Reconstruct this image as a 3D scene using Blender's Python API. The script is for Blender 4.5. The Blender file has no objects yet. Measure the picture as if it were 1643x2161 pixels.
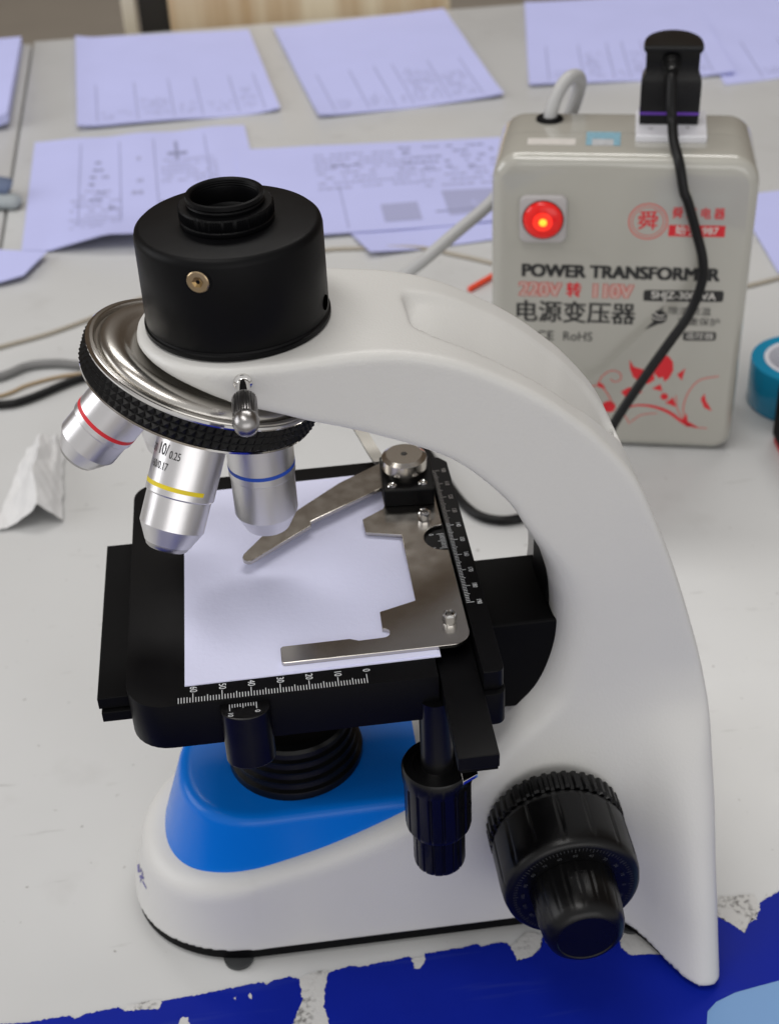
import bpy, bmesh, math, random
from mathutils import noise as mnoise
import numpy as np
from mathutils import Vector, Matrix

random.seed(7)
rng = np.random.default_rng(7)
S = 0.001                       # everything below is written in millimetres
sc = bpy.context.scene
COL = sc.collection
PI = math.pi

# ------------------------------------------------------------------ camera
cd = bpy.data.cameras.new('camera'); cam = bpy.data.objects.new('camera', cd); COL.objects.link(cam)
Rm = [[0.991997747, -0.102271895, 0.074033303], [-0.119604547, -0.573417722, 0.810485576],
      [-0.040437888, -0.812854585, -0.581061272]]
M = Matrix.Identity(4)
for i in range(3):
    M[i][0] = Rm[i][0]; M[i][1] = -Rm[i][1]; M[i][2] = -Rm[i][2]
M[0][3], M[1][3], M[2][3] = 8.0 * S, -445.0 * S, 514.965 * S
cam.matrix_world = M
cd.sensor_fit = 'VERTICAL'; cd.sensor_height = 36.0; cd.sensor_width = 36.0
cd.lens = 3032.6 / 2161 * 36
cd.clip_start = 0.02; cd.clip_end = 40
cd.dof.use_dof = True; cd.dof.focus_distance = 0.50; cd.dof.aperture_fstop = 16
sc.camera = cam

# ------------------------------------------------------------------ light of the room
w = bpy.data.worlds.new('World'); sc.world = w; w.use_nodes = True
bg = w.node_tree.nodes['Background']
wt_ = w.node_tree; _tc = wt_.nodes.new('ShaderNodeTexCoord'); _sx = wt_.nodes.new('ShaderNodeSeparateXYZ')
wt_.links.new(_tc.outputs['Generated'], _sx.inputs[0])
_mr = wt_.nodes.new('ShaderNodeMapRange'); _mr.inputs['From Min'].default_value = -0.55; _mr.inputs['From Max'].default_value = 0.35
_mr.interpolation_type = 'SMOOTHSTEP'; wt_.links.new(_sx.outputs['Y'], _mr.inputs['Value'])
_mx = wt_.nodes.new('ShaderNodeMix'); _mx.data_type = 'RGBA'
_mx.inputs['A'].default_value = (0.62, 0.61, 0.60, 1); _mx.inputs['B'].default_value = (0.090, 0.066, 0.046, 1)
wt_.links.new(_mr.outputs['Result'], _mx.inputs['Factor']); wt_.links.new(_mx.outputs['Result'], bg.inputs[0]); bg.inputs[1].default_value = 1.0


def area(name, loc, target, sx, sy, power, col=(1, 1, 1)):
    l = bpy.data.lights.new(name, 'AREA'); l.shape = 'RECTANGLE'; l.size = sx; l.size_y = sy
    l.energy = power; l.color = col
    o = bpy.data.objects.new(name, l); COL.objects.link(o); o.location = loc
    d = Vector(target) - Vector(loc); o.rotation_euler = d.to_track_quat('-Z', 'Y').to_euler()
    return o


area('window_light', (-2.3, 0.5, 1.05), (0, 0.15, 0.1), 1.6, 1.3, 21, (0.97, 0.98, 1.0))
area('ceiling_panel_light', (0.4, 1.72, 2.6), (0.1, 0.3, 0), 2.4, 0.45, 35, (1.0, 0.98, 0.95))
area('front_fill_light', (0.2, -2.3, 0.65), (0.05, 0.1, 0.10), 2.6, 1.2, 13, (1.0, 0.985, 0.97))  # fill lamp added to brighten the sides facing the camera
area('ceiling_panel_light', (-0.5, -0.25, 2.5), (0, 0.1, 0), 1.6, 0.6, 19, (1.0, 0.98, 0.95))
sc.view_settings.view_transform = 'Standard'; sc.view_settings.look = 'None'
sc.view_settings.exposure = 0.0; sc.view_settings.gamma = 1.0
sc.cycles.use_denoising = True
sc.cycles.max_bounces = 8
sc.render.film_transparent = False


# ------------------------------------------------------------------ materials
def srgb(r, g, b):
    f = lambda c: ((c / 255) / 12.92 if c / 255 <= 0.04045 else ((c / 255 + 0.055) / 1.055) ** 2.4)
    return (f(r), f(g), f(b), 1)


MATS = {}


def mat(name, col, rough=0.5, metal=0.0, bump=0.0, bscale=400.0, vary=0.0, vscale=60.0, coat=0.0, spec=0.5,
        rvar=0.0, emit=None, estr=0.0, sheen=0.0, trans=0.0):
    m = bpy.data.materials.new(name); m.use_nodes = True
    nt = m.node_tree; p = nt.nodes['Principled BSDF']
    if len(col) == 3: col = (*col, 1)
    p.inputs['Base Color'].default_value = col
    p.inputs['Roughness'].default_value = rough; p.inputs['Metallic'].default_value = metal
    p.inputs['Coat Weight'].default_value = coat; p.inputs['Specular IOR Level'].default_value = spec
    if trans: p.inputs['Transmission Weight'].default_value = trans
    if emit:
        p.inputs['Emission Color'].default_value = (*emit, 1); p.inputs['Emission Strength'].default_value = estr
    tc = nt.nodes.new('ShaderNodeTexCoord')
    def noise(scale, detail=3.0):
        n = nt.nodes.new('ShaderNodeTexNoise'); n.inputs['Scale'].default_value = scale; n.inputs['Detail'].default_value = detail
        nt.links.new(tc.outputs['Object'], n.inputs['Vector']); return n
    if vary or rvar:
        n = noise(vscale, 5)
        if vary:
            mx = nt.nodes.new('ShaderNodeMix'); mx.data_type = 'RGBA'
            mx.inputs['A'].default_value = tuple(c * (1 - vary) for c in col[:3]) + (1,)
            mx.inputs['B'].default_value = tuple(min(1, c * (1 + vary)) for c in col[:3]) + (1,)
            nt.links.new(n.outputs['Fac'], mx.inputs['Factor']); nt.links.new(mx.outputs['Result'], p.inputs['Base Color'])
        if rvar:
            mr = nt.nodes.new('ShaderNodeMapRange')
            mr.inputs['To Min'].default_value = max(0.02, rough - rvar); mr.inputs['To Max'].default_value = rough + rvar
            mr.inputs['From Min'].default_value = 0.3; mr.inputs['From Max'].default_value = 0.7
            nt.links.new(n.outputs['Fac'], mr.inputs['Value']); nt.links.new(mr.outputs['Result'], p.inputs['Roughness'])
    if bump:
        b = nt.nodes.new('ShaderNodeBump'); b.inputs['Strength'].default_value = bump; b.inputs['Distance'].default_value = 0.0004
        n2 = noise(bscale, 2); nt.links.new(n2.outputs['Fac'], b.inputs['Height']); nt.links.new(b.outputs['Normal'], p.inputs['Normal'])
    MATS[name] = m
    return m


WHITE = mat('white_enamel', (0.61, 0.605, 0.588), 0.42, bump=0.22, bscale=900, vary=0.02, vscale=40)
BLUE = mat('blue_enamel', (0.0015, 0.16, 0.66), 0.25, bump=0.05, bscale=700, spec=0.24)
BLACK = mat('black_anodised', (0.0016, 0.0016, 0.0022), 0.45, spec=0.13, bump=0.05, bscale=2500, rvar=0.05)
BLACKM = mat('black_matte', (0.0018, 0.0018, 0.0022), 0.6, spec=0.10, bump=0.06, bscale=2500)
BLACKP = mat('black_plastic', (0.0020, 0.0020, 0.0024), 0.32, spec=0.30, bump=0.05, bscale=1500, rvar=0.06)
RUBBER = mat('dark_rubber', (0.03, 0.032, 0.034), 0.6)
STEEL = mat('brushed_steel', (0.50, 0.475, 0.44), 0.20, 1.0, rvar=0.02, vscale=200)
SATIN = mat('satin_chrome', (0.68, 0.67, 0.68), 0.33, 1.0, bump=0.05, bscale=3000, rvar=0.03)
CHROME = mat('chrome', (0.72, 0.71, 0.70), 0.09, 1.0)
NICKEL = mat('nickel', (0.53, 0.51, 0.48), 0.26, 1.0)
BRASS = mat('bronze_screw', (0.42, 0.32, 0.20), 0.30, 1.0, bump=0.1)
INK = mat('white_ink', (0.72, 0.74, 0.76), 0.6)
INKD = mat('faint_white_ink', (0.045, 0.047, 0.05), 0.6)
INKK = mat('black_ink', (0.015, 0.015, 0.015), 0.6)
RED = mat('red_ink', (0.62, 0.012, 0.022), 0.5)
REDL = mat('pale_red_ink', (0.60, 0.10, 0.085), 0.6)
YEL = mat('yellow_ink', (0.72, 0.56, 0.005), 0.5)
BLU = mat('blue_ink', (0.005, 0.06, 0.42), 0.5)
PURPLE = mat('purple_band', (0.10, 0.025, 0.33), 0.4)
GREYCASE = mat('grey_enamel', (0.395, 0.385, 0.345), 0.16, bump=0.05, bscale=60, coat=0.8, vary=0.02, vscale=20)
GREYRIM = mat('grey_plastic', (0.42, 0.40, 0.40), 0.4)
LAMPRED = mat('lit_red_lens', (0.55, 0.004, 0.003), 0.22, emit=(1.0, 0.006, 0.0), estr=0.22)
LAMPHOT = mat('lamp_core', (1, 0.3, 0.02), 0.3, emit=(1.0, 0.30, 0.02), estr=2.2)
SOCKET = mat('white_plastic', (0.66, 0.66, 0.70), 0.35)
GREYCAB = mat('grey_cable_sheath', (0.43, 0.43, 0.43), 0.45)
BLKCAB = mat('black_cable_sheath', (0.003, 0.003, 0.0035), 0.38, spec=0.25)
BEIGECAB = mat('beige_cord_sheath', (0.36, 0.32, 0.26), 0.5, vary=0.2, vscale=30)
TISSUE = mat('white_tissue', (0.63, 0.63, 0.635), 0.85, bump=0.3, bscale=300)
TAPE = mat('teal_tape', (0.0, 0.25, 0.45), 0.24, coat=0.3)
CORE = mat('paper_core', (0.68, 0.68, 0.74), 0.7)
ORANGE = mat('orange_plastic', (0.75, 0.05, 0.008), 0.45)
DENIM = mat('blue_grey_fabric', (0.10, 0.13, 0.21), 0.8, vary=0.4, vscale=60)
GRYFAB = mat('grey_fabric', (0.30, 0.33, 0.35), 0.8, vary=0.2, vscale=60)
PRINT = mat('grey_print', (0.255, 0.265, 0.43), 0.7)
PRINTL = mat('pale_grey_print', (0.34, 0.35, 0.55), 0.7)
MARK = mat('violet_emblem_ink', (0.12, 0.11, 0.33), 0.5)
SKYBLUE = mat('pale_blue_print', (0.135, 0.29, 0.56), 0.45)


def paper_mat(name, col):
    m = mat(name, col, 0.75, bump=0.25, bscale=500, vary=0.03, vscale=25)
    return m


PAPER = paper_mat('lavender_paper', (0.47, 0.49, 0.80))
PAPERW = paper_mat('stage_paper', (0.75, 0.765, 1.0))


def table_mat():
    m = bpy.data.materials.new('worn_white_laminate'); m.use_nodes = True; nt = m.node_tree; p = nt.nodes['Principled BSDF']
    tc = nt.nodes.new('ShaderNodeTexCoord')
    def noise(s, d, w=None):
        n = nt.nodes.new('ShaderNodeTexNoise'); n.inputs['Scale'].default_value = s; n.inputs['Detail'].default_value = d
        nt.links.new(w or tc.outputs['Object'], n.inputs['Vector']); return n
    def ramp(src, a, b, ca, cb):
        r = nt.nodes.new('ShaderNodeValToRGB'); r.color_ramp.elements[0].position = a; r.color_ramp.elements[1].position = b
        r.color_ramp.elements[0].color = ca; r.color_ramp.elements[1].color = cb; nt.links.new(src, r.inputs[0]); return r
    def mix(a, b, f, mode='MIX'):
        x = nt.nodes.new('ShaderNodeMix'); x.data_type = 'RGBA'; x.blend_type = mode
        for k, v in (('A', a), ('B', b)):
            if isinstance(v, tuple): x.inputs[k].default_value = v
            else: nt.links.new(v, x.inputs[k])
        if isinstance(f, float): x.inputs['Factor'].default_value = f
        else: nt.links.new(f, x.inputs['Factor'])
        return x.outputs['Result']
    base = ramp(noise(5, 4).outputs['Fac'], 0.35, 0.7, (0.512, 0.514, 0.512, 1), (0.556, 0.560, 0.560, 1)).outputs[0]
    smud = ramp(noise(22, 8).outputs['Fac'], 0.60, 0.82, (0, 0, 0, 1), (0.30, 0.30, 0.30, 1)).outputs[0]
    c = mix(base, (0.33, 0.315, 0.30, 1), smud)
    mp = nt.nodes.new('ShaderNodeMapping'); mp.inputs['Scale'].default_value = (6, 40, 6); mp.inputs['Rotation'].default_value = (0, 0, 0.5)
    nt.links.new(tc.outputs['Object'], mp.inputs[0])
    scr = ramp(noise(3.0, 9, mp.outputs[0]).outputs['Fac'], 0.66, 0.71, (0, 0, 0, 1), (0.45, 0.45, 0.45, 1)).outputs[0]
    c = mix(c, (0.30, 0.295, 0.285, 1), scr)
    sp = ramp(noise(170, 2).outputs['Fac'], 0.72, 0.775, (0, 0, 0, 1), (0.8, 0.8, 0.8, 1)).outputs[0]
    c = mix(c, (0.24, 0.23, 0.22, 1), sp)
    nt.links.new(c, p.inputs['Base Color'])
    r = nt.nodes.new('ShaderNodeMapRange'); r.inputs['To Min'].default_value = 0.24; r.inputs['To Max'].default_value = 0.42
    nt.links.new(noise(14, 6).outputs['Fac'], r.inputs['Value']); nt.links.new(r.outputs['Result'], p.inputs['Roughness'])
    b = nt.nodes.new('ShaderNodeBump'); b.inputs['Strength'].default_value = 0.06; b.inputs['Distance'].default_value = 0.001
    nt.links.new(noise(120, 3).outputs['Fac'], b.inputs['Height']); nt.links.new(b.outputs['Normal'], p.inputs['Normal'])
    return m


TABLE = table_mat()


def torn_mat():
    m = mat('torn_paper_residue', (0.45, 0.44, 0.43), 0.85, bump=0.6, bscale=500)
    nt = m.node_tree; p = nt.nodes['Principled BSDF']; tc = nt.nodes.new('ShaderNodeTexCoord')
    n = nt.nodes.new('ShaderNodeTexNoise'); n.inputs['Scale'].default_value = 420; n.inputs['Detail'].default_value = 10
    nt.links.new(tc.outputs['Object'], n.inputs['Vector'])
    r = nt.nodes.new('ShaderNodeValToRGB'); e = r.color_ramp.elements
    e[0].position = 0.36; e[0].color = (0.12, 0.115, 0.11, 1); e[1].position = 0.54; e[1].color = (0.56, 0.555, 0.54, 1)
    nt.links.new(n.outputs['Fac'], r.inputs[0])
    n2 = nt.nodes.new('ShaderNodeTexNoise'); n2.inputs['Scale'].default_value = 75; n2.inputs['Detail'].default_value = 4; nt.links.new(tc.outputs['Object'], n2.inputs['Vector'])
    r2 = nt.nodes.new('ShaderNodeValToRGB'); e = r2.color_ramp.elements; e[0].position = 0.48; e[0].color = (0, 0, 0, 1); e[1].position = 0.60; e[1].color = (0.85, 0.85, 0.85, 1); nt.links.new(n2.outputs['Fac'], r2.inputs[0])
    x = nt.nodes.new('ShaderNodeMix'); x.data_type = 'RGBA'; x.inputs['A'].default_value = (0.57, 0.565, 0.555, 1)
    nt.links.new(r.outputs[0], x.inputs['B']); nt.links.new(r2.outputs[0], x.inputs['Factor']); nt.links.new(x.outputs['Result'], p.inputs['Base Color'])
    return m


TORN = torn_mat()
def banner_mat(m):
    nt = m.node_tree; p = nt.nodes['Principled BSDF']; tc = nt.nodes.new('ShaderNodeTexCoord'); mp = nt.nodes.new('ShaderNodeMapping')
    mp.inputs['Scale'].default_value = (4, 60, 4); mp.inputs['Rotation'].default_value = (0, 0, -0.12); nt.links.new(tc.outputs['Object'], mp.inputs[0])
    n = nt.nodes.new('ShaderNodeTexNoise'); n.inputs['Scale'].default_value = 2.4; n.inputs['Detail'].default_value = 9; nt.links.new(mp.outputs[0], n.inputs['Vector'])
    r = nt.nodes.new('ShaderNodeValToRGB'); e = r.color_ramp.elements; e[0].position = 0.60; e[0].color = (0, 0, 0, 1); e[1].position = 0.74; e[1].color = (0.5, 0.5, 0.5, 1); nt.links.new(n.outputs['Fac'], r.inputs[0])
    x = nt.nodes.new('ShaderNodeMix'); x.data_type = 'RGBA'; src = p.inputs['Base Color'].links[0].from_socket
    nt.links.new(src, x.inputs['A']); x.inputs['B'].default_value = (0.03, 0.05, 0.30, 1); nt.links.new(r.outputs[0], x.inputs['Factor']); nt.links.new(x.outputs['Result'], p.inputs['Base Color']); return m


BANNER = mat('navy_blue_film', (0.003, 0.014, 0.29), 0.5, bump=0.12, bscale=40, vary=0.22, vscale=18, rvar=0.06, spec=0.09)


banner_mat(BANNER)


def wood_mat():
    m = bpy.data.materials.new('pine_wood'); m.use_nodes = True; nt = m.node_tree; p = nt.nodes['Principled BSDF']
    tc = nt.nodes.new('ShaderNodeTexCoord'); mp = nt.nodes.new('ShaderNodeMapping'); mp.inputs['Scale'].default_value = (22, 22, 1.2)
    nt.links.new(tc.outputs['Object'], mp.inputs[0])
    n = nt.nodes.new('ShaderNodeTexNoise'); n.inputs['Scale'].default_value = 1.2; n.inputs['Detail'].default_value = 5
    nt.links.new(mp.outputs[0], n.inputs['Vector'])
    r = nt.nodes.new('ShaderNodeValToRGB'); e = r.color_ramp.elements
    e[0].position = 0.3; e[0].color = (0.50, 0.33, 0.17, 1); e[1].position = 0.62; e[1].color = (0.78, 0.68, 0.50, 1)
    nt.links.new(n.outputs['Fac'], r.inputs[0]); nt.links.new(r.outputs[0], p.inputs['Base Color'])
    p.inputs['Roughness'].default_value = 0.6
    return m


WOOD = wood_mat()
FLOOR = mat('grey_brown_floor', (0.40, 0.355, 0.30), 0.6, vary=0.12, vscale=4)
CREAM = mat('cream_laminate', (0.62, 0.56, 0.44), 0.5)
DARK = mat('dark_gap', (0.03, 0.028, 0.026), 0.8)


# ------------------------------------------------------------------ building helpers
def link(name, me, mats, parent=None, smooth=40):
    if not isinstance(mats, (list, tuple)): mats = [mats]
    for m in mats: me.materials.append(m)
    if smooth is not None and len(me.polygons):
        me.polygons.foreach_set('use_smooth', [True] * len(me.polygons))
        if smooth < 180: me.set_sharp_from_angle(angle=math.radians(smooth))
    o = bpy.data.objects.new(name, me); COL.objects.link(o)
    if parent: o.parent = parent
    return o


def from_data(name, V, F, mats, parent=None, smooth=40, mi=None):
    me = bpy.data.meshes.new(name)
    me.from_pydata([tuple(float(c) * S for c in v) for v in V], [], [tuple(int(i) for i in f) for f in F])
    if mi is not None: me.polygons.foreach_set('material_index', mi)
    me.update(); 
    return link(name, me, mats, parent, smooth)


def from_bm(name, bm, mats, parent=None, smooth=40, recalc=True):
    if recalc: bmesh.ops.recalc_face_normals(bm, faces=bm.faces)
    bmesh.ops.scale(bm, vec=(S, S, S), verts=bm.verts)
    me = bpy.data.meshes.new(name); bm.to_mesh(me); bm.free()
    return link(name, me, mats, parent, smooth)


def bevel_sharp(bm, width, segs=2, ang=35):
    es = [e for e in bm.edges if len(e.link_faces) == 2 and e.calc_face_angle(0) > math.radians(ang)]
    if es: bmesh.ops.bevel(bm, geom=es, offset=width, segments=segs, profile=0.5, affect='EDGES', clamp_overlap=True)


def add_prism(bm, poly, z0, z1, M4=None):
    lo = [bm.verts.new((x, y, z0)) for x, y in poly]; hi = [bm.verts.new((x, y, z1)) for x, y in poly]
    n = len(poly)
    bm.faces.new(lo[::-1]); bm.faces.new(hi)
    for i in range(n): bm.faces.new((lo[i], lo[(i + 1) % n], hi[(i + 1) % n], hi[i]))
    if M4 is not None: bmesh.ops.transform(bm, matrix=M4, verts=lo + hi)


def prism(name, poly, z0, z1, m, parent=None, bev=0.4, segs=2, M4=None, smooth=18):
    bm = bmesh.new(); add_prism(bm, poly, z0, z1, M4)
    bmesh.ops.recalc_face_normals(bm, faces=bm.faces)
    if bev: bevel_sharp(bm, bev, segs)
    return from_bm(name, bm, m, parent, smooth)


def box(name, x0, x1, y0, y1, z0, z1, m, parent=None, bev=0.5, segs=2, M4=None):
    return prism(name, [(x0, y0), (x1, y0), (x1, y1), (x0, y1)], z0, z1, m, parent, bev, segs, M4)


def round_poly(pts, rad, n=6):
    """Round the corners of a polygon; rad is one number or one per corner."""
    out = []; N = len(pts)
    for i, p in enumerate(pts):
        r = rad[i] if isinstance(rad, (list, tuple)) else rad
        p = Vector(p); a = Vector(pts[i - 1]) - p; b = Vector(pts[(i + 1) % N]) - p
        if r <= 0.01: out.append(tuple(p)); continue
        ang = a.angle(b); t = min(r / math.tan(ang / 2), a.length * 0.49, b.length * 0.49); rr = t * math.tan(ang / 2)
        p1 = p + a.normalized() * t; p2 = p + b.normalized() * t
        c = p + (a.normalized() + b.normalized()).normalized() * (rr / math.sin(ang / 2))
        a1 = math.atan2(p1.y - c.y, p1.x - c.x); a2 = math.atan2(p2.y - c.y, p2.x - c.x)
        da = (a2 - a1 + PI) % (2 * PI) - PI
        for k in range(n + 1):
            th = a1 + da * k / n; out.append((c.x + rr * math.cos(th), c.y + rr * math.sin(th)))
    return out


def axis_matrix(origin, d, up=(0, 0, 1)):
    """Local z along d."""
    z = Vector(d).normalized(); u = Vector(up)
    x = u.cross(z)
    if x.length < 1e-4: x = Vector((1, 0, 0))
    x.normalize(); y = z.cross(x)
    m = Matrix((x, y, z)).transposed().to_4x4(); m.translation = Vector(origin); return m


def lathe(name, prof, m, parent=None, M4=None, seg=72, rfun=None, smooth=40, a0=0, a1=2 * PI):
    """prof: (r, z) pairs; rfun(theta, i, r) -> r."""
    full = abs(a1 - a0 - 2 * PI) < 1e-6
    cols = seg if full else seg + 1
    V = []; F = []; n = len(prof)
    for c in range(cols):
        th = a0 + (a1 - a0) * c / seg
        for i, (r, z) in enumerate(prof):
            rr = rfun(th, i, r) if rfun else r
            V.append(Vector((rr * math.cos(th), rr * math.sin(th), z)))
    for c in range(seg):
        c2 = (c + 1) % cols
        for i in range(n - 1): F.append((c * n + i, c2 * n + i, c2 * n + i + 1, c * n + i + 1))
    bm = bmesh.new(); vs = [bm.verts.new(v) for v in V]
    for f in F:
        if len({tuple(round(x, 5) for x in V[k]) for k in f}) >= 3: bm.faces.new([vs[k] for k in f])
    bmesh.ops.remove_doubles(bm, verts=bm.verts, dist=1e-4)
    if M4 is not None: bmesh.ops.transform(bm, matrix=M4, verts=bm.verts)
    return from_bm(name, bm, m, parent, smooth)


def spline(pts, n=12):
    P = [np.array(p, float) for p in pts]; P = [2 * P[0] - P[1]] + P + [2 * P[-1] - P[-2]]; out = []
    for i in range(1, len(P) - 2):
        a, b, c, d = P[i - 1:i + 3]
        for k in range(n):
            t = k / n
            out.append(0.5 * (2 * b + (c - a) * t + (2 * a - 5 * b + 4 * c - d) * t * t + (3 * b - a - 3 * c + d) * t ** 3))
    out.append(P[-2]); return out


def add_tube(bm, pts, r, seg=14):
    rings = []; prev = None
    for i, p in enumerate(pts):
        t = Vector(pts[min(i + 1, len(pts) - 1)] - pts[max(i - 1, 0)]).normalized()
        if prev is None:
            u = Vector((0, 0, 1)) if abs(t.z) < 0.9 else Vector((1, 0, 0))
            nrm = (u - t * u.dot(t)).normalized()
        else: nrm = (prev - t * prev.dot(t)).normalized()
        prev = nrm; b = t.cross(nrm)
        rr = r(i / (len(pts) - 1)) if callable(r) else r
        rings.append([bm.verts.new(Vector(p) + nrm * (rr * math.cos(2 * PI * k / seg)) + b * (rr * math.sin(2 * PI * k / seg))) for k in range(seg)])
    for a, b2 in zip(rings, rings[1:]):
        for k in range(seg): bm.faces.new((a[k], a[(k + 1) % seg], b2[(k + 1) % seg], b2[k]))
    bm.faces.new(rings[0][::-1]); bm.faces.new(rings[-1])


def tube(name, pts, r, m, parent=None, n=12, seg=14):
    bm = bmesh.new(); add_tube(bm, spline(pts, n), r, seg); return from_bm(name, bm, m, parent, 60)


def text_mesh(s, size, bold=0.0, outline=0.0, align='CENTER', shear=0.0, sx=1.0):
    """Triangles of a line of writing in its own plane, mm, centred on its box height."""
    cu = bpy.data.curves.new('t', 'FONT'); cu.body = s; cu.size = size; cu.align_x = align; cu.align_y = 'CENTER'
    cu.offset = bold; cu.shear = shear; cu.resolution_u = 4
    if outline: cu.fill_mode = 'NONE'; cu.bevel_depth = outline; cu.bevel_resolution = 0
    o = bpy.data.objects.new('t', cu); COL.objects.link(o)
    dg = bpy.context.evaluated_depsgraph_get(); dg.update()
    me = bpy.data.meshes.new_from_object(o.evaluated_get(dg))
    V = [(v.co.x * sx, v.co.y, v.co.z) for v in me.vertices]; F = [tuple(p.vertices) for p in me.polygons]
    bpy.data.objects.remove(o); bpy.data.curves.remove(cu); bpy.data.meshes.remove(me)
    return V, F


class Ink:
    """Collects flat marks (V, F), transformed by M4, into one mesh."""
    def __init__(s): s.V = []; s.F = []
    def add(s, V, F, M4=None, fn=None):
        o = len(s.V)
        for v in V:
            v = Vector(v)
            if fn: v = Vector(fn(v))
            if M4 is not None: v = M4 @ v
            s.V.append(v)
        s.F += [tuple(i + o for i in f) for f in F]
    def rect(s, x0, x1, y0, y1, z, M4=None):
        s.add([(x0, y0, z), (x1, y0, z), (x1, y1, z), (x0, y1, z)], [(0, 1, 2, 3)], M4)
    def text(s, t, size, M4, bold=0.0, **k):
        V, F = text_mesh(t, size, **k)
        offs = [(0, 0)] if bold <= 0.04 else [(-bold, -bold * .6), (bold, -bold * .6), (-bold, bold * .6), (bold, bold * .6), (0, 0)]
        for i, (ox, oy) in enumerate(offs): s.add(V, F, M4 @ Matrix.Translation((ox, oy, 0.015 * i)))
    def poly(s, pts, z, M4=None): 
        bm = bmesh.new(); vs = [bm.verts.new((x, y, z)) for x, y in pts]; f = bm.faces.new(vs)
        bmesh.ops.triangulate(bm, faces=[f]); bm.verts.index_update()
        s.add([v.co.copy() for v in bm.verts], [tuple(v.index for v in f.verts) for f in bm.faces], M4); bm.free()
    def stroke(s, pts, wd, z, M4=None, n=10):
        P = spline([(x, y, z) for x, y in pts], n); L = len(P); V = []; F = []
        for i, p in enumerate(P):
            t = P[min(i + 1, L - 1)] - P[max(i - 1, 0)]; t /= max(np.linalg.norm(t), 1e-9); nn = np.array((-t[1], t[0], 0))
            wi = (wd(i / (L - 1)) if callable(wd) else wd) / 2
            V += [tuple(p + nn * wi), tuple(p - nn * wi)]
        for i in range(L - 1): F.append((2 * i, 2 * i + 1, 2 * i + 3, 2 * i + 2))
        s.add(V, F, M4)
    def disc(s, x, y, r, z, M4=None, r0=0, n=40):
        if r0 == 0: s.poly([(x + r * math.cos(2 * PI * k / n), y + r * math.sin(2 * PI * k / n)) for k in range(n)], z, M4); return
        V = []; F = []
        for k in range(n):
            c, q = math.cos(2 * PI * k / n), math.sin(2 * PI * k / n); V += [(x + r * c, y + r * q, z), (x + r0 * c, y + r0 * q, z)]
        for k in range(n): a = 2 * k; b = 2 * ((k + 1) % n); F.append((a, b, b + 1, a + 1))
        s.add(V, F, M4)
    def build(s, name, m, parent): return from_data(name, s.V, s.F, m, parent, None)


def empty(name, loc, label, cat, group=None):
    o = bpy.data.objects.new(name, None); COL.objects.link(o); o.location = [c * S for c in loc]; o.empty_display_size = 0.02
    return tag(o, label, cat, group)


def tag(o, label, cat, group=None):
    o['label'] = label; o['category'] = cat
    if group: o['group'] = group
    return o


def root_at(o, kids_before):
    pass


def adopt(root):
    """Parts are modelled in world mm; keep them there under a root that is off the origin."""
    bpy.context.view_layer.update()
    inv = root.matrix_world.inverted()
    for c in root.children: c.matrix_parent_inverse = inv


# ------------------------------------------------------------------ implicit surfaces for the cast parts
def poly_sdf_grid(poly, xs, zs):
    P = np.array(poly); X, Z = np.meshgrid(xs, zs, indexing='ij'); d2 = np.full(X.shape, 1e18); ins = np.zeros(X.shape, bool)
    for a, b in zip(P, np.roll(P, -1, 0)):
        e = b - a; wx = X - a[0]; wz = Z - a[1]; t = np.clip((wx * e[0] + wz * e[1]) / max(e @ e, 1e-12), 0, 1)
        d2 = np.minimum(d2, (wx - e[0] * t) ** 2 + (wz - e[1] * t) ** 2)
        c = ((a[1] > Z) != (b[1] > Z))
        with np.errstate(divide='ignore', invalid='ignore'):
            xi = a[0] + (Z - a[1]) * e[0] / (e[1] if e[1] != 0 else 1e-12)
        ins ^= c & (X < xi)
    d = np.sqrt(d2); return np.where(ins, -d, d)


class Grid2:
    def __init__(s, poly, x0, x1, z0, z1, h=0.6):
        s.x0, s.z0, s.h = x0, z0, h; xs = np.arange(x0, x1 + h, h); zs = np.arange(z0, z1 + h, h); s.g = poly_sdf_grid(poly, xs, zs)
    def __call__(s, X, Z):
        u = np.clip((X - s.x0) / s.h, 0, s.g.shape[0] - 1.001); v = np.clip((Z - s.z0) / s.h, 0, s.g.shape[1] - 1.001)
        i = u.astype(int); j = v.astype(int); fu = u - i; fv = v - j; g = s.g
        return (g[i, j] * (1 - fu) + g[i + 1, j] * fu) * (1 - fv) + (g[i, j + 1] * (1 - fu) + g[i + 1, j + 1] * fu) * fv


def smax(a, b, k):
    h = np.maximum(k - np.abs(a - b), 0) / k; return np.maximum(a, b) + h * h * k * 0.25


def sstep(a, b, x):
    t = np.clip((x - a) / (b - a), 0, 1); return t * t * (3 - 2 * t)


def smooth_table(pts, lo, hi, sig, step=0.5):
    xs = np.arange(lo - 60, hi + 60, step); ys = np.interp(xs, [p[0] for p in pts], [p[1] for p in pts])
    n = int(4 * sig / step); k = np.exp(-0.5 * (np.arange(-n, n + 1) * step / sig) ** 2); k /= k.sum()
    ys = np.convolve(np.pad(ys, n, mode='edge'), k, mode='valid'); return lambda v: np.interp(v, xs, ys)


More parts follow.
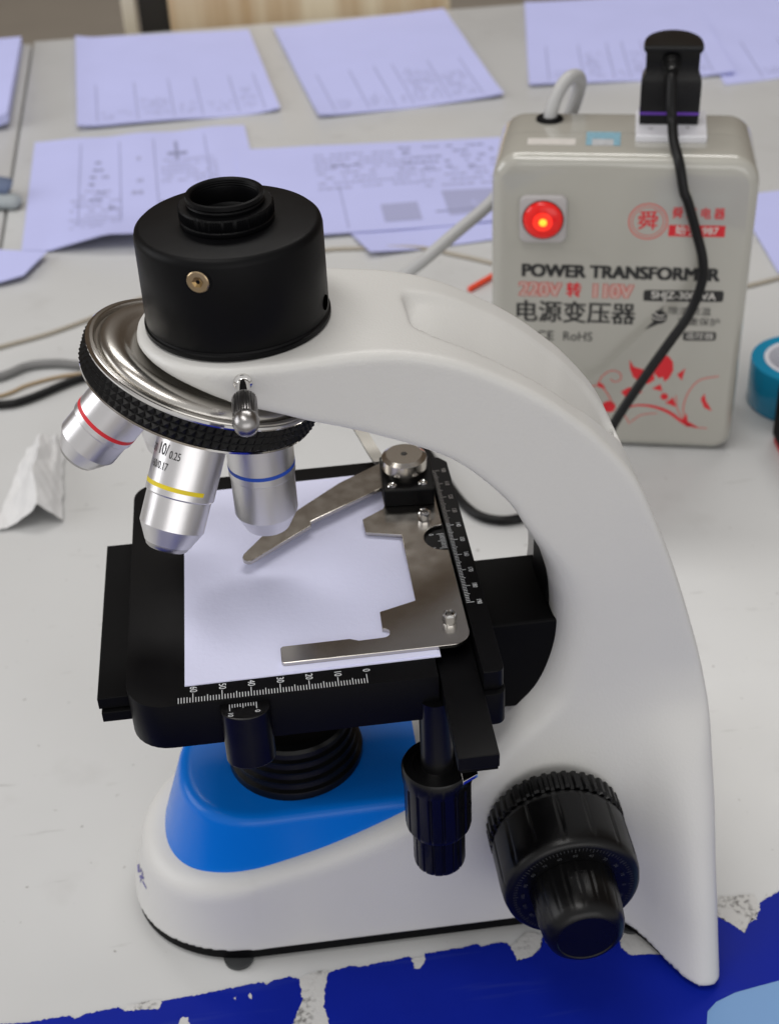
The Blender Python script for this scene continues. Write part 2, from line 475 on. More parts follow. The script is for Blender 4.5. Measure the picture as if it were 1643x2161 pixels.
def surface_net(fn, lo, hi, h, newton=4):
    ax = [np.arange(lo[i], hi[i] + h, h) for i in range(3)]
    X, Y, Z = np.meshgrid(*ax, indexing='ij'); D = fn(X, Y, Z); n = D.shape
    sg = D < 0
    c = np.zeros(tuple(k - 1 for k in n), int)
    for dx in (0, 1):
        for dy in (0, 1):
            for dz in (0, 1): c += sg[dx:n[0] - 1 + dx, dy:n[1] - 1 + dy, dz:n[2] - 1 + dz]
    cell = (c > 0) & (c < 8); idx = -np.ones(c.shape, int); I = np.argwhere(cell); idx[cell] = np.arange(len(I))
    acc = np.zeros((len(I), 3)); cnt = np.zeros(len(I))
    corner = [(a, b, d) for a in (0, 1) for b in (0, 1) for d in (0, 1)]
    for a in corner:
        for k in range(3):
            if a[k]: continue
            b = list(a); b[k] = 1
            da = D[I[:, 0] + a[0], I[:, 1] + a[1], I[:, 2] + a[2]]; db = D[I[:, 0] + b[0], I[:, 1] + b[1], I[:, 2] + b[2]]
            m = (da < 0) != (db < 0); t = np.where(m, da / np.where(m, da - db, 1), 0)
            p = np.array(a, float)[None, :].repeat(len(I), 0); p[:, k] += t
            acc += p * m[:, None]; cnt += m
    V = (I + acc / cnt[:, None]) * h + np.array(lo)
    F = []
    for k in range(3):
        a, b = [(1, 2), (2, 0), (0, 1)][k]
        s0 = [slice(1, -1)] * 3; s0[k] = slice(0, -1); s1 = list(s0); s1[k] = slice(1, None)
        A = sg[tuple(s0)]; B = sg[tuple(s1)]; E = np.argwhere(A != B); 
        if not len(E): continue
        base = E.copy(); base[:, a] += 1; base[:, b] += 1
        fl = A[E[:, 0], E[:, 1], E[:, 2]]
        def at(da, db):
            q = base.copy(); q[:, a] += da; q[:, b] += db; return idx[q[:, 0], q[:, 1], q[:, 2]]
        q = np.stack([at(-1, -1), at(0, -1), at(0, 0), at(-1, 0)], 1); q[~fl] = q[~fl][:, ::-1]; F.append(q)
    F = np.concatenate(F); F = F[(F >= 0).all(1)]
    return project(fn, V, newton), F


def project(fn, V, it=4, e=0.05):
    V = V.copy()
    for _ in range(it):
        d = fn(V[:, 0], V[:, 1], V[:, 2])
        g = np.stack([fn(V[:, 0] + e * (k == 0), V[:, 1] + e * (k == 1), V[:, 2] + e * (k == 2)) - d for k in range(3)], 1) / e
        V -= np.clip(d / np.maximum((g * g).sum(1), 0.05), -1, 1)[:, None] * g
    return V


# ================================================================== THE PLACE
# table: two tops pushed together, floor behind
def table(name, x0a, x0b, x1a, x1b, y0, y1, label):
    r = empty(name, ((x0a + x1a) / 2, y0, -745), label, 'table')
    bm = bmesh.new(); add_prism(bm, [(x0a, y0), (x1a, y0), (x1b, y1), (x0b, y1)], -28, 0); bmesh.ops.recalc_face_normals(bm, faces=bm.faces)
    bevel_sharp(bm, 1.2, 2); from_bm('table_top', bm, TABLE, r)
    for lx in (x0b + 60, x1b - 60):
        for ly in (y0 + 60, y1 - 60): box('leg', lx - 20, lx + 20, ly - 20, ly + 20, -745, -28, CREAM, r, 2)
    adopt(r); return r


table('table', -168.5, -224.3, 1100, 1100, -420, 1291, 'long white table the microscope and transformer stand on')
table('table', -1000, -1000, -170.8, -226.6, -420, 1283, 'second white table butted against the first at the left edge')
bm = bmesh.new(); add_prism(bm, [(-6000, -3000), (6000, -3000), (6000, 9000), (-6000, 9000)], -775, -745)
fl = from_bm('floor', bm, FLOOR); fl['kind'] = 'structure'

cr = box('wooden_crate', -66, 278, 1345, 1700, -744, 70, WOOD, None, 2)
tag(cr, 'pale pine wooden crate standing on the floor behind the table', 'crate')
lg = box('cream_panel', -122, -106, 1346, 1366, -744, 130, CREAM, None, 1)
dk = box('gap_shade_box', -104, -68, 1380, 1500, -744, 120, DARK, None, 1)  # black box added to stand for the shade between board and crate
tag(dk, 'dark box added as the shade in the gap between cream board and wooden crate', 'shade box')
tag(lg, 'narrow cream upright board edge beside the wooden crate', 'board')

# ================================================================== MICROSCOPE
MIC = empty('microscope', (0, 0, 0), 'white compound microscope with blue base cover and black stage', 'microscope')

outer = [(169.5, -12), (169.5, 5), (169.5, 25), (169.6, 50), (170.3, 80), (169.6, 108), (166.2, 130), (161, 150), (153.4, 175), (144.5, 200), (134.5, 223),
         (121.5, 240.5), (113, 249), (105, 256.2), (96, 263), (88, 268), (79, 273.2), (70, 277.4), (60, 280.6), (50, 282.8), (40, 283.9), (29, 284.5), (14, 284.7), (-5, 284.4),
         (-20, 284.2), (-45, 284)]
inner = [(-45, 280.6), (-32, 279.6), (-20, 276.8), (-11, 273.6), (-3, 270.2), (3, 268), (12, 264.6), (20.5, 261.0), (34, 255.4), (48, 248.8), (59.3, 243.4), (69, 237.7),
         (79, 228.6), (89.2, 216.5), (95.5, 204), (101, 192.5), (104.9, 181), (107.3, 165), (107.2, 148), (103.2, 132), (97, 120),
         (88, 107), (77, 94), (62, 81.5), (44, 71), (13, 58.5), (-15, 51), (-34, 46.5), (-55, 42), (-90, 40)]


def crv(p, n=6): return [(q[0], q[1]) for q in spline([(a, b, 0) for a, b in p], n)]


prof = crv(outer) + crv(inner) + [(-90, -12)]
g_prof = Grid2(prof, -95, 180, -18, 292)
hull = crv(outer) + [(-60, 284), (-60, -12)]
g_out = Grid2(hull, -95, 180, -5, 292)
recess = round_poly([(57.5, 17), (58.5, -11), (68, -17.5), (92, -20.5), (112, -20.5), (128, -14), (137, -2), (137, 16), (128, 22), (106, 24.5), (88, 24.5), (70, 22.5)],
                    [5, 6, 8, 8, 8, 8, 8, 8, 8, 8, 8, 6], 5)
g_rec = Grid2(recess, 45, 150, -40, 40)
w0 = smooth_table([(5, 47.8), (45, 46.4), (75, 44.2), (100, 40), (130, 36.5), (160, 35), (200, 34), (240, 33), (300, 33)], 0, 300, 9)
tot = smooth_table([(0, 93), (7, 90), (39, 77.5), (69, 64), (96, 51), (116, 40), (132, 36.4), (160, 35), (300, 33)], 0, 300, 5)
flare = smooth_table([(108, 0), (120, .05), (135, .18), (142, .36), (147.5, .60), (153, .83), (158, .97), (163, 1.0), (180, 1.02)], 100, 180, 2.0)


def f_body(X, Y, Z):
    aY = np.abs(Y)
    d = g_prof(X, Z)
    wid = w0(Z) + flare(X) * np.maximum(tot(Z) - w0(Z), 0) + 3.4 * sstep(52, 12, X) * sstep(225, 250, Z)
    # width, with the two round noses
    side = aY - wid
    up = sstep(150, 170, Z)
    nose_hi = np.where(X < 1, np.hypot(X - 1, Y) - (wid + 0.0), side)
    a = 56.5 - (Z - 5) * 0.26; b = 47.8 - (Z - 5) * 0.03
    qx = np.maximum(-19 - X, 0) / np.maximum(a, 5); qy = aY / b
    nose_lo = np.where(X < -19, ((qx ** 2.15 + qy ** 2.15) ** (1 / 2.15) - 1) * b * 1.0, side)
    pl = np.where(up > 0.5, nose_hi, nose_lo)
    k = 3.2 + 6.0 * sstep(120, 90, X) * sstep(160, 120, Z) + 6 * sstep(150, 165, X) * sstep(120, 90, Z)
    k = k + 11 * sstep(84, 100, X) * sstep(215, 165, Z) * sstep(135, 118, X) * sstep(100, 125, Z)
    r = smax(d, pl, k)
    rec = smax(g_rec(X, Y), -(g_out(X, Z) + np.maximum(6.0 - 0.36 * (Y - 4), 0.3)), 1.6 + 9.0 * sstep(2, 22, Y))
    rec = np.where(Z > 180, rec, 50.0)
    return smax(smax(r, -rec, 1.2), 7.6 - 4.4 * sstep(128, 160, X) - Z, 0.8)


V, F = surface_net(f_body, (-82, -94, 2), (176, 94, 290), 1.5)
body = from_data('body', V, F, WHITE, MIC, 180)

# black bottom plate and feet
pl = []
for y in np.linspace(-1, 1, 41):
    pass
xs = np.concatenate([-19 - 55.0 * np.cos(np.linspace(0, PI / 2, 26)) ** (2 / 2.15), np.linspace(-10, 163.5, 60)])
half = [(float(x), float(47.3 * max(0, 1 - (max(-19 - x, 0) / 55.0) ** 2.15) ** (1 / 2.15) + (flare(np.array(x)) * (90 - 47.3) - 1.8 * min(1, max(0, (x - 120) / 20)) if x > 100 else 0))) for x in xs]
poly = [(x, -h) for x, h in half] + [(x, h) for x, h in half[::-1] if h > 0.01]
prism('bottom_plate', poly, 2.8, 7.5, BLACKM, MIC, 0)
for fx, fy in ((-30, -45), (-30, 45), (140, -52), (140, 52)):
    lathe('foot', [(0, 0), (5.6, 0), (6.4, 0.8), (6.6, 2.8), (0, 2.8)], RUBBER, MIC, Matrix.Translation((fx, fy, 0)), 32)
# abstract printed emblem on the nose of the base
ink = Ink()
for seg in ([(0, 6), (3, 2), (2.6, -2.4), (0.8, -0.6), (-0.5, 2.5)], [(2.4, -3.2), (4.8, -5.2), (4.6, -3.0)], [(0.6, -3.4), (1.6, -3.0), (4.6, -9.0), (3.8, -9.4)],
            [(0.2, -6.2), (4.9, -7.4), (5.3, -6.2), (0.6, -5.0)], [(2.0, -8.4), (2.8, -8.4), (2.9, -13.5), (2.2, -13.5)]):
    ink.poly(seg[::1], 0)
VV = np.array([(-80.0, v.y * 0.9 - 7.5, v.x * 1.5 + 19.0) for v in ink.V])
for _ in range(40):
    dd = f_body(VV[:, 0], VV[:, 1], VV[:, 2]); VV[:, 0] += np.clip(dd, -1, 1) * 0.7
VV[:, 0] -= 0.25
from_data('emblem', VV, ink.F, MARK, MIC, None)

# blue cover
def f_blue(X, Y, Z):
    aY = np.abs(Y); t = (Z - 76)
    a = 36.0 - t * 0.315; b = 36.6 - t * 0.13
    xc = -10.0
    qx = np.maximum(xc - X, 0) / np.maximum(a, 4); qy = aY / b
    fr = np.where(X < xc, ((qx ** 2.3 + qy ** 2.3) ** (1 / 2.3) - 1) * b, aY - b)
    top = Z - (75.5 + 0.006 * np.maximum(X + 10, 0) * 3)
    return smax(smax(fr, top, 4.5), smax(X - 92, 30 - Z, 2), 2.0)


V, F = surface_net(f_blue, (-66, -48, 28), (96, 48, 84), 1.3)
from_data('blue_cover', V, F, BLUE, MIC, 180)

# illuminator: stepped collector on the cover
pr = [(0, 78)]
z = 75.0; r = 29.4
pr = [(29.6, 74.5), (29.8, 79)]
for k in range(4):
    pr += [(29.6 - 1.1 * k, 79.6 + 4.6 * k), (28.0 - 1.1 * k, 80.4 + 4.6 * k), (27.6 - 1.1 * k, 82.6 + 4.6 * k), (28.4 - 1.1 * k, 83.4 + 4.6 * k)]
pr += [(24.0, 98.5), (21, 99), (20, 97), (0, 97)]
lathe('field_lens_housing', [(r * 0.965, z) for r, z in pr], BLACKP, MIC, Matrix.Translation((3.4, 0, 0)), 96)
# condenser and its carrier under the stage
lathe('condenser', [(0, 112), (17, 112), (18, 113), (18, 120), (24.5, 121), (25.5, 122), (25.5, 130), (23, 131), (23, 150), (0, 150)], BLACKP, MIC, Matrix.Translation((2.5, 0, 0)), 80)
prism('condenser_carrier', round_poly([(8, -27), (74, -27), (74, 22), (8, 22)], 4), 124, 155.5, BLACKM, MIC, 1)

# rack bracket into the arm
box('focus_bracket', 74, 112, -27.5, 15, 113.5, 157, BLACKM, MIC, 1.0)
box('focus_rack', 106, 113, -18, 6, 157.3, 198, BLACKM, MIC, 0.8)

# ---- stage
stage = prism('stage', round_poly([(-52.6, -73), (56.4, -73), (56.4, 66), (-52.6, 66)], [14, 0.1, 6, 10], 8), 156, 175.7, BLACK, MIC, 0.7, 3)
prism('stage_backing', [(56.9, -62.5), (76, -62.5), (76, 62), (56.9, 62)], 156, 164.5, BLACKM, stage, 0.6)
prism('lower_slide_plate', [(-64, -57), (-40, -57), (-40, 35), (-64, 35)], 163.5, 168.4, BLACKM, stage, 0.3)
prism('lower_slide_plate', [(-63.2, -58.5), (-40, -58.5), (-40, 34), (-63.2, 34)], 158.5, 162.9, BLACKM, stage, 0.3)
prism('guide_strip', [(-60.5, -56.2), (-55.2, -56.2), (-55.2, -55.4), (-60.5, -55.4)], 163.0, 163.6, STEEL, stage, 0)
prism('vernier_block', [(-20.3, -72.6), (-20.3, -75)] + [(-11.6 + 8.7 * math.cos(a), -75 + 6.2 * math.sin(a)) for a in np.linspace(PI, 2 * PI, 21)][1:-1] + [(-2.9, -75), (-2.9, -72.6)],
      149.5, 173.6, BLACKP, stage, 0.4)
box('stop_block', 27, 40, -60, -40, 148, 155.6, BLACKM, stage, 0.5)


def rot_text(x, y, z):  # writing that reads towards the viewer (-y), its top to +x
    return Matrix.Translation((x, y, z)) @ Matrix.Rotation(-PI / 2, 4, 'Z')


ink = Ink(); zt = 175.78
for v in range(0, 66):
    x = 31.5 - v * 1.012; L = 4.6 if v % 10 == 0 else (3.3 if v % 5 == 0 else 2.5)
    if v >= 62: L = 2.9
    ink.rect(x - 0.13, x + 0.13, -72.2, -72.2 + L, zt)
for v in range(0, 61, 10): ink.text(str(v), 3.6, rot_text(31.5 - v * 1.012 + 0.1, -65.6, zt), bold=0.03, sx=0.85)
for k in range(11):
    x = -7.6 - k * 0.93; L = 3.2 if k % 10 == 0 else (2.4 if k == 5 else 1.7)
    ink.rect(x - 0.12, x + 0.12, -73.2 - L, -73.2, 173.68)
ink.text('0', 2.6, rot_text(-7.4, -77.8, 173.68), bold=0.03, sx=0.9); ink.text('10', 2.6, rot_text(-16.7, -78.2, 173.68), bold=0.03, sx=0.85)
ink.build('scale_markings', INK, stage)

# ---- mechanical slide carriage
rail = box('carriage_rail', 57.2, 71.2, -110, 48, 166.4, 172.2, BLACK, MIC, 0.3)
box('rail_underplate', 58.0, 70.8, -109.4, 40, 164.6, 166.2, BLACKM, rail, 0.2)
prism('spring_end', [(58.5, -112), (64, -109), (64, -106), (58.5, -106)], 161.5, 163.2, CHROME, rail, 0.2)
ruler = prism('carriage_ruler', round_poly([(71.4, -77), (79, -77), (79, 56), (76, 60), (71.4, 60)], [0.2, 3, 0.5, 0.5, 0.2]), 170.5, 178.8, BLACK, MIC, 0.4)
prism('ruler_foot', round_poly([(70.2, -79.5), (79.2, -79.5), (79.2, -66), (70.2, -66)], [0.2, 3.5, 0.3, 0.3]), 156, 170.3, BLACK, ruler, 0.8, 3)
ink = Ink(); ink2 = Ink(); zt = 178.88
for v in range(100, 191):
    y = 49.8 - (v - 100) * 0.977; L = 3.0 if v % 10 == 0 else (2.1 if v % 5 == 0 else 1.5)
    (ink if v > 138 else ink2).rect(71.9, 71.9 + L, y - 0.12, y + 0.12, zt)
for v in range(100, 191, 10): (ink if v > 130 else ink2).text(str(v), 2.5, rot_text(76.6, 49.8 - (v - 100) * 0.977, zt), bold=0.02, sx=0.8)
ink.build('scale_markings', INK, ruler); ink2.build('scale_markings', mat('shaded_white_ink', (0.33, 0.31, 0.30), 0.6), ruler)  # far marks get a darker ink: their shade is put into the colour

vern = prism('vernier_plate', [(61, -8), (71.2, -8), (71.2, 16), (61, 16)], 175.9, 176.6, BLACK, MIC, 0.1)
ink = Ink()
for k in range(11):
    y = 8.6 - k * 0.93; L = 3.0 if k % 5 == 0 else 2.0
    ink.rect(70.6 - L, 70.6, y - 0.13, y + 0.13, 176.68)
ink.text('0', 2.4, rot_text(65.4, 8.6, 176.68), bold=0.03); ink.text('10', 2.4, rot_text(65.2, -0.7, 176.68), bold=0.03)
ink.build('scale_markings', INK, vern)


def arc(cx, cy, r, a0, a1, n): return [(cx + r * math.cos(math.radians(a0 + (a1 - a0) * k / n)), cy + r * math.sin(math.radians(a0 + (a1 - a0) * k / n))) for k in range(n + 1)]


hp = [(49.6, 60), (49.4, 29.5), (48.6, 27.4)] + [(39.6, 21.5), (39.9, 12.6), (53.7, 8.6), (53.6, -33.0), (39.8, -37.4), (39.6, -47.3)] \
     + arc(39.6, -49.4, 2.5, 80, -90, 10) + [(30.6, -52.1), (27.4, -50.6), (3.2, -50.8), (2.4, -51.8), (2.4, -59.0), (3.2, -59.9)] \
     + arc(63.4, -52.8, 7.1, -90, 0, 10) + [(70.5, -4.2)] + arc(70.5, 4.2, 8.4, 268, 92, 18) + [(70.5, 12.8), (70.5, 60)]
holder = prism('slide_holder', hp, 176.7, 178.3, STEEL, MIC, 0.25, 2)
fing = prism('clip_finger', [(54, 62), (50.3, 57), (32.6, 45.7), (12.4, 27.8), (-1.2, 13.5), (-8.4, 3.6), (-9.0, 1.6), (-8.6, -0.2), (-7.2, -1.4), (-5.4, -1.3), (18.9, 18.0), (19.0, 20.6), (48.6, 38.4), (56, 40)],
             178.9, 180.6, STEEL, holder, 0.25, 2)
prism('clip_block', round_poly([(49.4, 28.2), (69.6, 26.6), (71.2, 50), (50.4, 54)], 0.8), 178.4, 186.0, BLACK, holder, 0.4)
cap = lathe('pivot_cap', [(0, 193.4), (1.1, 193.4), (1.2, 193.7), (7.4, 193.7), (9.2, 192.5), (9.3, 190.3), (9.3, 188), (7.6, 187), (7.6, 186.05), (0, 186.05)][::-1],
            mat('pale_nickel', (0.62, 0.585, 0.53), 0.22, 1.0), holder, Matrix.Translation((59.6, 42.6, 0)), 64, None, 18)
lathe('pivot_hole', [(0, 194.0), (1.1, 194.0), (1.3, 193.72)], DARK, holder, Matrix.Translation((59.6, 42.6, 0)), 20)
for bx, by in ((53.0, 31.8), (65.6, 31.6)):
    lathe('block_screw', [(0, 186.7), (0.6, 186.6), (0.7, 186.3), (1.4, 186.7), (1.9, 186.2), (1.9, 186.05), (0, 186.05)], CHROME, holder, Matrix.Translation((bx, by, 0)), 20)
for bx, by in ((64.0, 17.2), (64.2, -47.3)):
    lathe('hex_screw', [(0, 180.2), (1.1, 180.2), (1.4, 182.2), (1.9, 182.4), (2.5, 181.9), (2.6, 179.6), (2.3, 178.4), (0, 178.35)], CHROME, holder, Matrix.Translation((bx, by, 0)), 6 * 4,
          lambda th, i, r: r * (1.0 + 0.05 * math.cos(6 * th)))
bm = bmesh.new()
P2 = spline([(51, 58, 181.0), (48.5, 68, 181.6), (45.5, 78, 184), (41, 90, 188)], 6)
for a, b in zip(P2, P2[1:]):
    q = [bm.verts.new(v) for v in ((a[0] - 2.6, a[1], a[2]), (a[0] + 2.6, a[1], a[2]), (b[0] + 2.6, b[1], b[2]), (b[0] - 2.6, b[1], b[2]))]; bm.faces.new(q)
bmesh.ops.remove_doubles(bm, verts=bm.verts, dist=1e-3)
bmesh.ops.solidify(bm, geom=bm.faces[:], thickness=1.2)
from_bm('clip_lever', bm, mat('dull_steel', (0.26, 0.25, 0.23), 0.45, 1.0), holder, 40)

# ---- stage drive knobs (coaxial, hanging)
def ribbed(n, depth, duty=0.35, sel=None):
    def fn(th, i, r):
        if sel is not None and i not in sel: return r
        ph = (th * n / (2 * PI)) % 1.0
        return r - depth if ph < duty else r
    return fn


kn = lathe('stage_knob', [(0, 98), (11.4, 98), (12.3, 99.5), (12.6, 101), (12.6, 123), (13.2, 124), (13.3, 129.5), (12.6, 130.8), (9.4, 131), (9.0, 130.2), (6.2, 130.4), (6.0, 131), (6.0, 164), (0, 164)],
           BLACKP, MIC, Matrix.Translation((55.2, -70, 0)), 160, ribbed(16, 0.55, 0.16, (2, 3, 4)))
lathe('lower_knob', [(0, 78.2), (8.8, 78.2), (9.8, 79.2), (10, 80.5), (10, 97.9), (0, 97.9)], BLACKP, kn, Matrix.Translation((55.2, -70, 0)), 160, ribbed(16, 0.5, 0.16, (2, 3, 4)))

# ---- focus knob
MF = axis_matrix((105.6, 0, 66), (0, -1, 0))
fk = lathe('focus_knob', [(0, 40), (20, 40), (20, 55), (26.2, 55.2), (26.8, 56), (26.9, 58), (27.6, 58.6), (27.6, 75), (27.3, 79.5), (26.6, 82.2), (25.4, 83.4), (23.8, 83.6), (18, 83.2), (0, 83.2)],
           BLACKP, MIC, MF, 240, ribbed(15, 0.7, 0.07, (6, 7)))
lathe('tension_ring', [(20, 45.8), (27.3, 45.8), (28.0, 46.4), (28.0, 54.0), (27.2, 54.8), (20, 54.8)], BLACKP, fk, MF, 42 * 6,
      lambda th, i, r: r - (1.1 if (th * 42 / (2 * PI)) % 1.0 < 0.4 else 0) if r > 22 else r)
lathe('fine_knob', [(0, 83.3), (16.9, 83.3), (17.0, 84.5), (16.6, 95), (15.9, 101.5), (14.6, 105), (12.6, 106.6), (11.6, 106.8), (11.2, 106.4), (0, 106.3)], BLACKP, fk, MF, 180,
      ribbed(20, 0.3, 0.2, (2, 3)))
ink = Ink()
for k in range(100):
    a = 2 * PI * k / 100; L = 2.2 if k % 5 == 0 else 1.5
    m4 = MF @ Matrix.Rotation(a, 4, 'Z'); ink.rect(24.0 - L, 23.9, -0.1, 0.1, 83.72, m4)
for k in range(20):
    a = 2 * PI * k / 20; m4 = MF @ Matrix.Rotation(a, 4, 'Z') @ Matrix.Translation((20.0, 0, 83.72)) @ Matrix.Rotation(-PI / 2, 4, 'Z')
    ink.text(str(k * 10), 1.9, m4)
ink.build('scale_markings', INKD, fk)

# ---- black camera adapter head
hd = lathe('adapter_head', [(0, 284.9), (31.7, 284.9), (31.9, 285.2), (31.9, 286.6), (31.3, 286.9), (31.0, 287.6), (31.35, 288.2), (31.3, 317.5), (30.9, 319.2), (29.8, 320.2), (29.0, 320.5), (14, 320.5)], BLACK, MIC, None, 128)
lathe('knurled_ring', [(12, 320.3), (15.4, 320.5), (15.7, 321.2), (15.75, 322.2), (15.3, 322.6), (15.75, 323.0), (15.75, 326.2), (15.2, 326.7), (13.0, 326.7), (12, 326.5)], BLACK, hd, None, 240,
      lambda th, i, r: r - (0.28 if i in (5, 6) and int(th * 120 / PI) % 2 else 0))
lathe('thread_collar', [(12.2, 326.2), (12.3, 327.2), (13.0, 327.7), (12.75, 328.1), (12.4, 328.3), (12.9, 328.8), (12.8, 330.1), (12.2, 330.4), (11.7, 330.1), (11.4, 329.8), (11.2, 329.5), (11.4, 329.2), (11.2, 328.8), (11.4, 328.4),
                        (11.2, 328.0), (11.4, 327.6), (11.2, 327), (11, 322), (9.5, 321), (0, 320.9)], BLACK, hd, None, 96)
a = math.atan2(-29.3, -10.9); dv = (math.cos(a), math.sin(a), 0)
MS = axis_matrix((31.2 * dv[0], 31.2 * dv[1], 313.2), dv)
lathe('set_screw', [(0, -0.7), (1.2, -0.7), (1.45, 0.35), (3.4, 0.5), (3.75, 0.2), (3.75, -1.5), (0, -1.5)][::-1], BRASS, hd, MS, 48)
lathe('screw_socket', [(0, -0.2), (1.9, 0.56)], mat('socket_brass', (0.30, 0.20, 0.09), 0.3, 1.0), hd, MS, 6, None, 5)
lathe('screw_seat', [(3.8, 0.15), (4.5, 0.1), (4.6, -1.5)], BLACK, hd, MS, 48)
a = math.atan2(-10, 29.6); dv = (math.cos(a), math.sin(a), 0)
lathe('screw_hole', [(0, 0.25), (2.6, 0.25), (2.9, -0.6)], mat('deep_hole', (0.0004, 0.0004, 0.0004), 0.9, spec=0.0), hd, axis_matrix((31.25 * dv[0], 31.25 * dv[1], 292.2), dv), 32)

# ---- locking screw on the arm
ML = axis_matrix((-0.3, -34, 279.8), (0, -1, -0.02))
ls = lathe('locking_screw', [(0, 0), (3.1, 0), (3.1, 3.4), (2.7, 3.8), (2.3, 4), (2.3, 13.5), (0, 13.5)], CHROME, MIC, ML, 40)
lathe('knurled_knob', [(0, 13), (3.6, 13), (4.1, 13.6), (4.1, 24.5), (3.9, 25), (4.3, 25.6), (4.3, 27), (3.7, 29.4), (2.4, 31.0), (0, 31.6)], mat('dark_nickel', (0.33, 0.32, 0.32), 0.3, 1.0), ls, ML, 120,
      lambda th, i, r: r - (0.35 if i in (2, 3) and int(th * 30 / PI) % 2 else 0))

# ---- nosepiece
AL = math.radians(21.5)
nrm = Vector((math.sin(AL), 0, math.cos(AL))); e1 = Vector((math.cos(AL), 0, -math.sin(AL)))
CN = Vector((-16.6, 0, 259.0))
MN = Matrix((e1, Vector((0, 1, 0)), nrm)).transposed().to_4x4(); MN.translation = CN
npc = lathe('nosepiece', [(0, 0.5), (30, 0.5), (38, 0.4), (40.6, 0.0), (41.6, 0.2), (41.6, 10.6), (41.2, 11.4), (40.2, 11.6), (39.6, 11.2), (39.0, 9.6), (38.2, 9.6), (37.9, 11.2), (36.9, 12.5), (35, 13.5), (33, 13.8), (31.2, 13.6), (29.6, 13.0),
                          (28.6, 12.8), (20, 12.8), (0, 12.8)], NICKEL, MIC, MN, 160)
bm = bmesh.new(); NK = 88; rows = 3; z0, z1 = 1.2, 9.6
for k in range(NK):
    for j in range(rows):
        a0 = 2 * PI * k / NK; a1 = 2 * PI * (k + 1) / NK; za = z0 + (z1 - z0) * j / rows; zb = z0 + (z1 - z0) * (j + 1) / rows
        q = [bm.verts.new((42.0 * math.cos(a), 42.0 * math.sin(a), zz)) for a, zz in ((a0, za), (a1, za), (a1, zb), (a0, zb))]
        am = (a0 + a1) / 2; ap = bm.verts.new((43.2 * math.cos(am), 43.2 * math.sin(am), (za + zb) / 2))
        for i in range(4): bm.faces.new((q[i], q[(i + 1) % 4], ap))
bmesh.ops.remove_doubles(bm, verts=bm.verts, dist=1e-3); bmesh.ops.transform(bm, matrix=MN, verts=bm.verts)
from_bm('grip_ring', bm, BLACKP, npc, None)
lathe('grip_ring_lip', [(41.4, 0.2), (42.3, 0.3), (42.3, 1.1), (41.4, 1.2)], CHROME, npc, MN, 128)
lathe('grip_ring_lip', [(41.3, 9.7), (42.4, 9.7), (42.5, 10.3), (42.0, 10.9), (41.3, 11.0)], CHROME, npc, MN, 128)
lathe('centre_boss', [(26.5, 12.8), (26.0, 14.5), (25, 15.5), (0, 19)], NICKEL, npc, MN @ Matrix.Translation((9, 0, 0)), 96)
lathe('plate_screw', [(1.6, 12.9), (1.6, 13.5), (1.0, 13.8), (0.8, 13.4), (0, 13.4)], CHROME, npc, MN @ Matrix.Translation((-20.5, 3, 0)), 20)
prism('detent_cover', round_poly([(-13, 22), (4, 30), (0, 36), (-16, 27.5)], 2), 12.9, 15.0, NICKEL, npc, 0.8, 2, MN)

rm = 17.6 / math.cos(AL)


def objective(phi, prof, band_z, band_mat, tip, lines=None, band_arc=None, label=None, dr=0.0):
    p = math.radians(phi); rad = e1 * math.cos(p) + Vector((0, 1, 0)) * math.sin(p)
    d = -nrm * math.cos(AL) + rad * math.sin(AL)
    o0 = CN + rad * (rm + dr)
    MO = axis_matrix(o0, d, (0.2, 1, 0.1))
    ob = lathe('objective', prof, SATIN, MIC, MO, 96, None, 16)
    if label: ob['label'] = label
    rb = max(r for r, z in prof) + 0.06
    # angle of the side that faces the camera
    v = MO.inverted() @ Vector((8, -445, 515)); th = math.atan2(v.y, v.x)
    right = cam.matrix_world.to_3x3() @ Vector((1, 0, 0)); rl = MO.to_3x3().inverted() @ right
    sgn = 1 if (-math.sin(th) * rl.x + math.cos(th) * rl.y) > 0 else -1
    b0, b1 = band_arc or (-PI, PI)
    if sgn < 0: b0, b1 = -b1, -b0
    lathe('colour_band', [(rb - 0.3, band_z - 0.02), (rb, band_z), (rb, band_z + 1.5), (rb - 0.3, band_z + 1.52)], band_mat, ob, MO, 90, None, 40, th + b0, th + b1)
    lathe('mount_collar', [(0, -1), (10.6, -1), (10.6, 2.6), (11.2, 3.0), (11.2, 5.0), (0, 5.0)], CHROME, ob, MO, 64)
    lathe('front_lens', tip, mat('lens_mount', (0.45, 0.44, 0.43), 0.32, 1.0), ob, MO, 48)
    if lines:
        ink = Ink()
        for (t, size, dth, zz, sx) in lines:
            Vt, Ft = text_mesh(t, size, align='RIGHT', sx=sx)
            # reading direction: towards the viewer's right; letter tops towards the nosepiece
            def fn(v, dth=dth, zz=zz):
                # local x axis grows to the viewer's right when sign = s
                a = th + sgn * (v.x / rb + dth)
                return ((rb + 0.02) * math.cos(a), (rb + 0.02) * math.sin(a), zz - v.y)
            ink.add(Vt, Ft, MO, fn)
        ink.build('engraving', INKK, ob)
    return ob


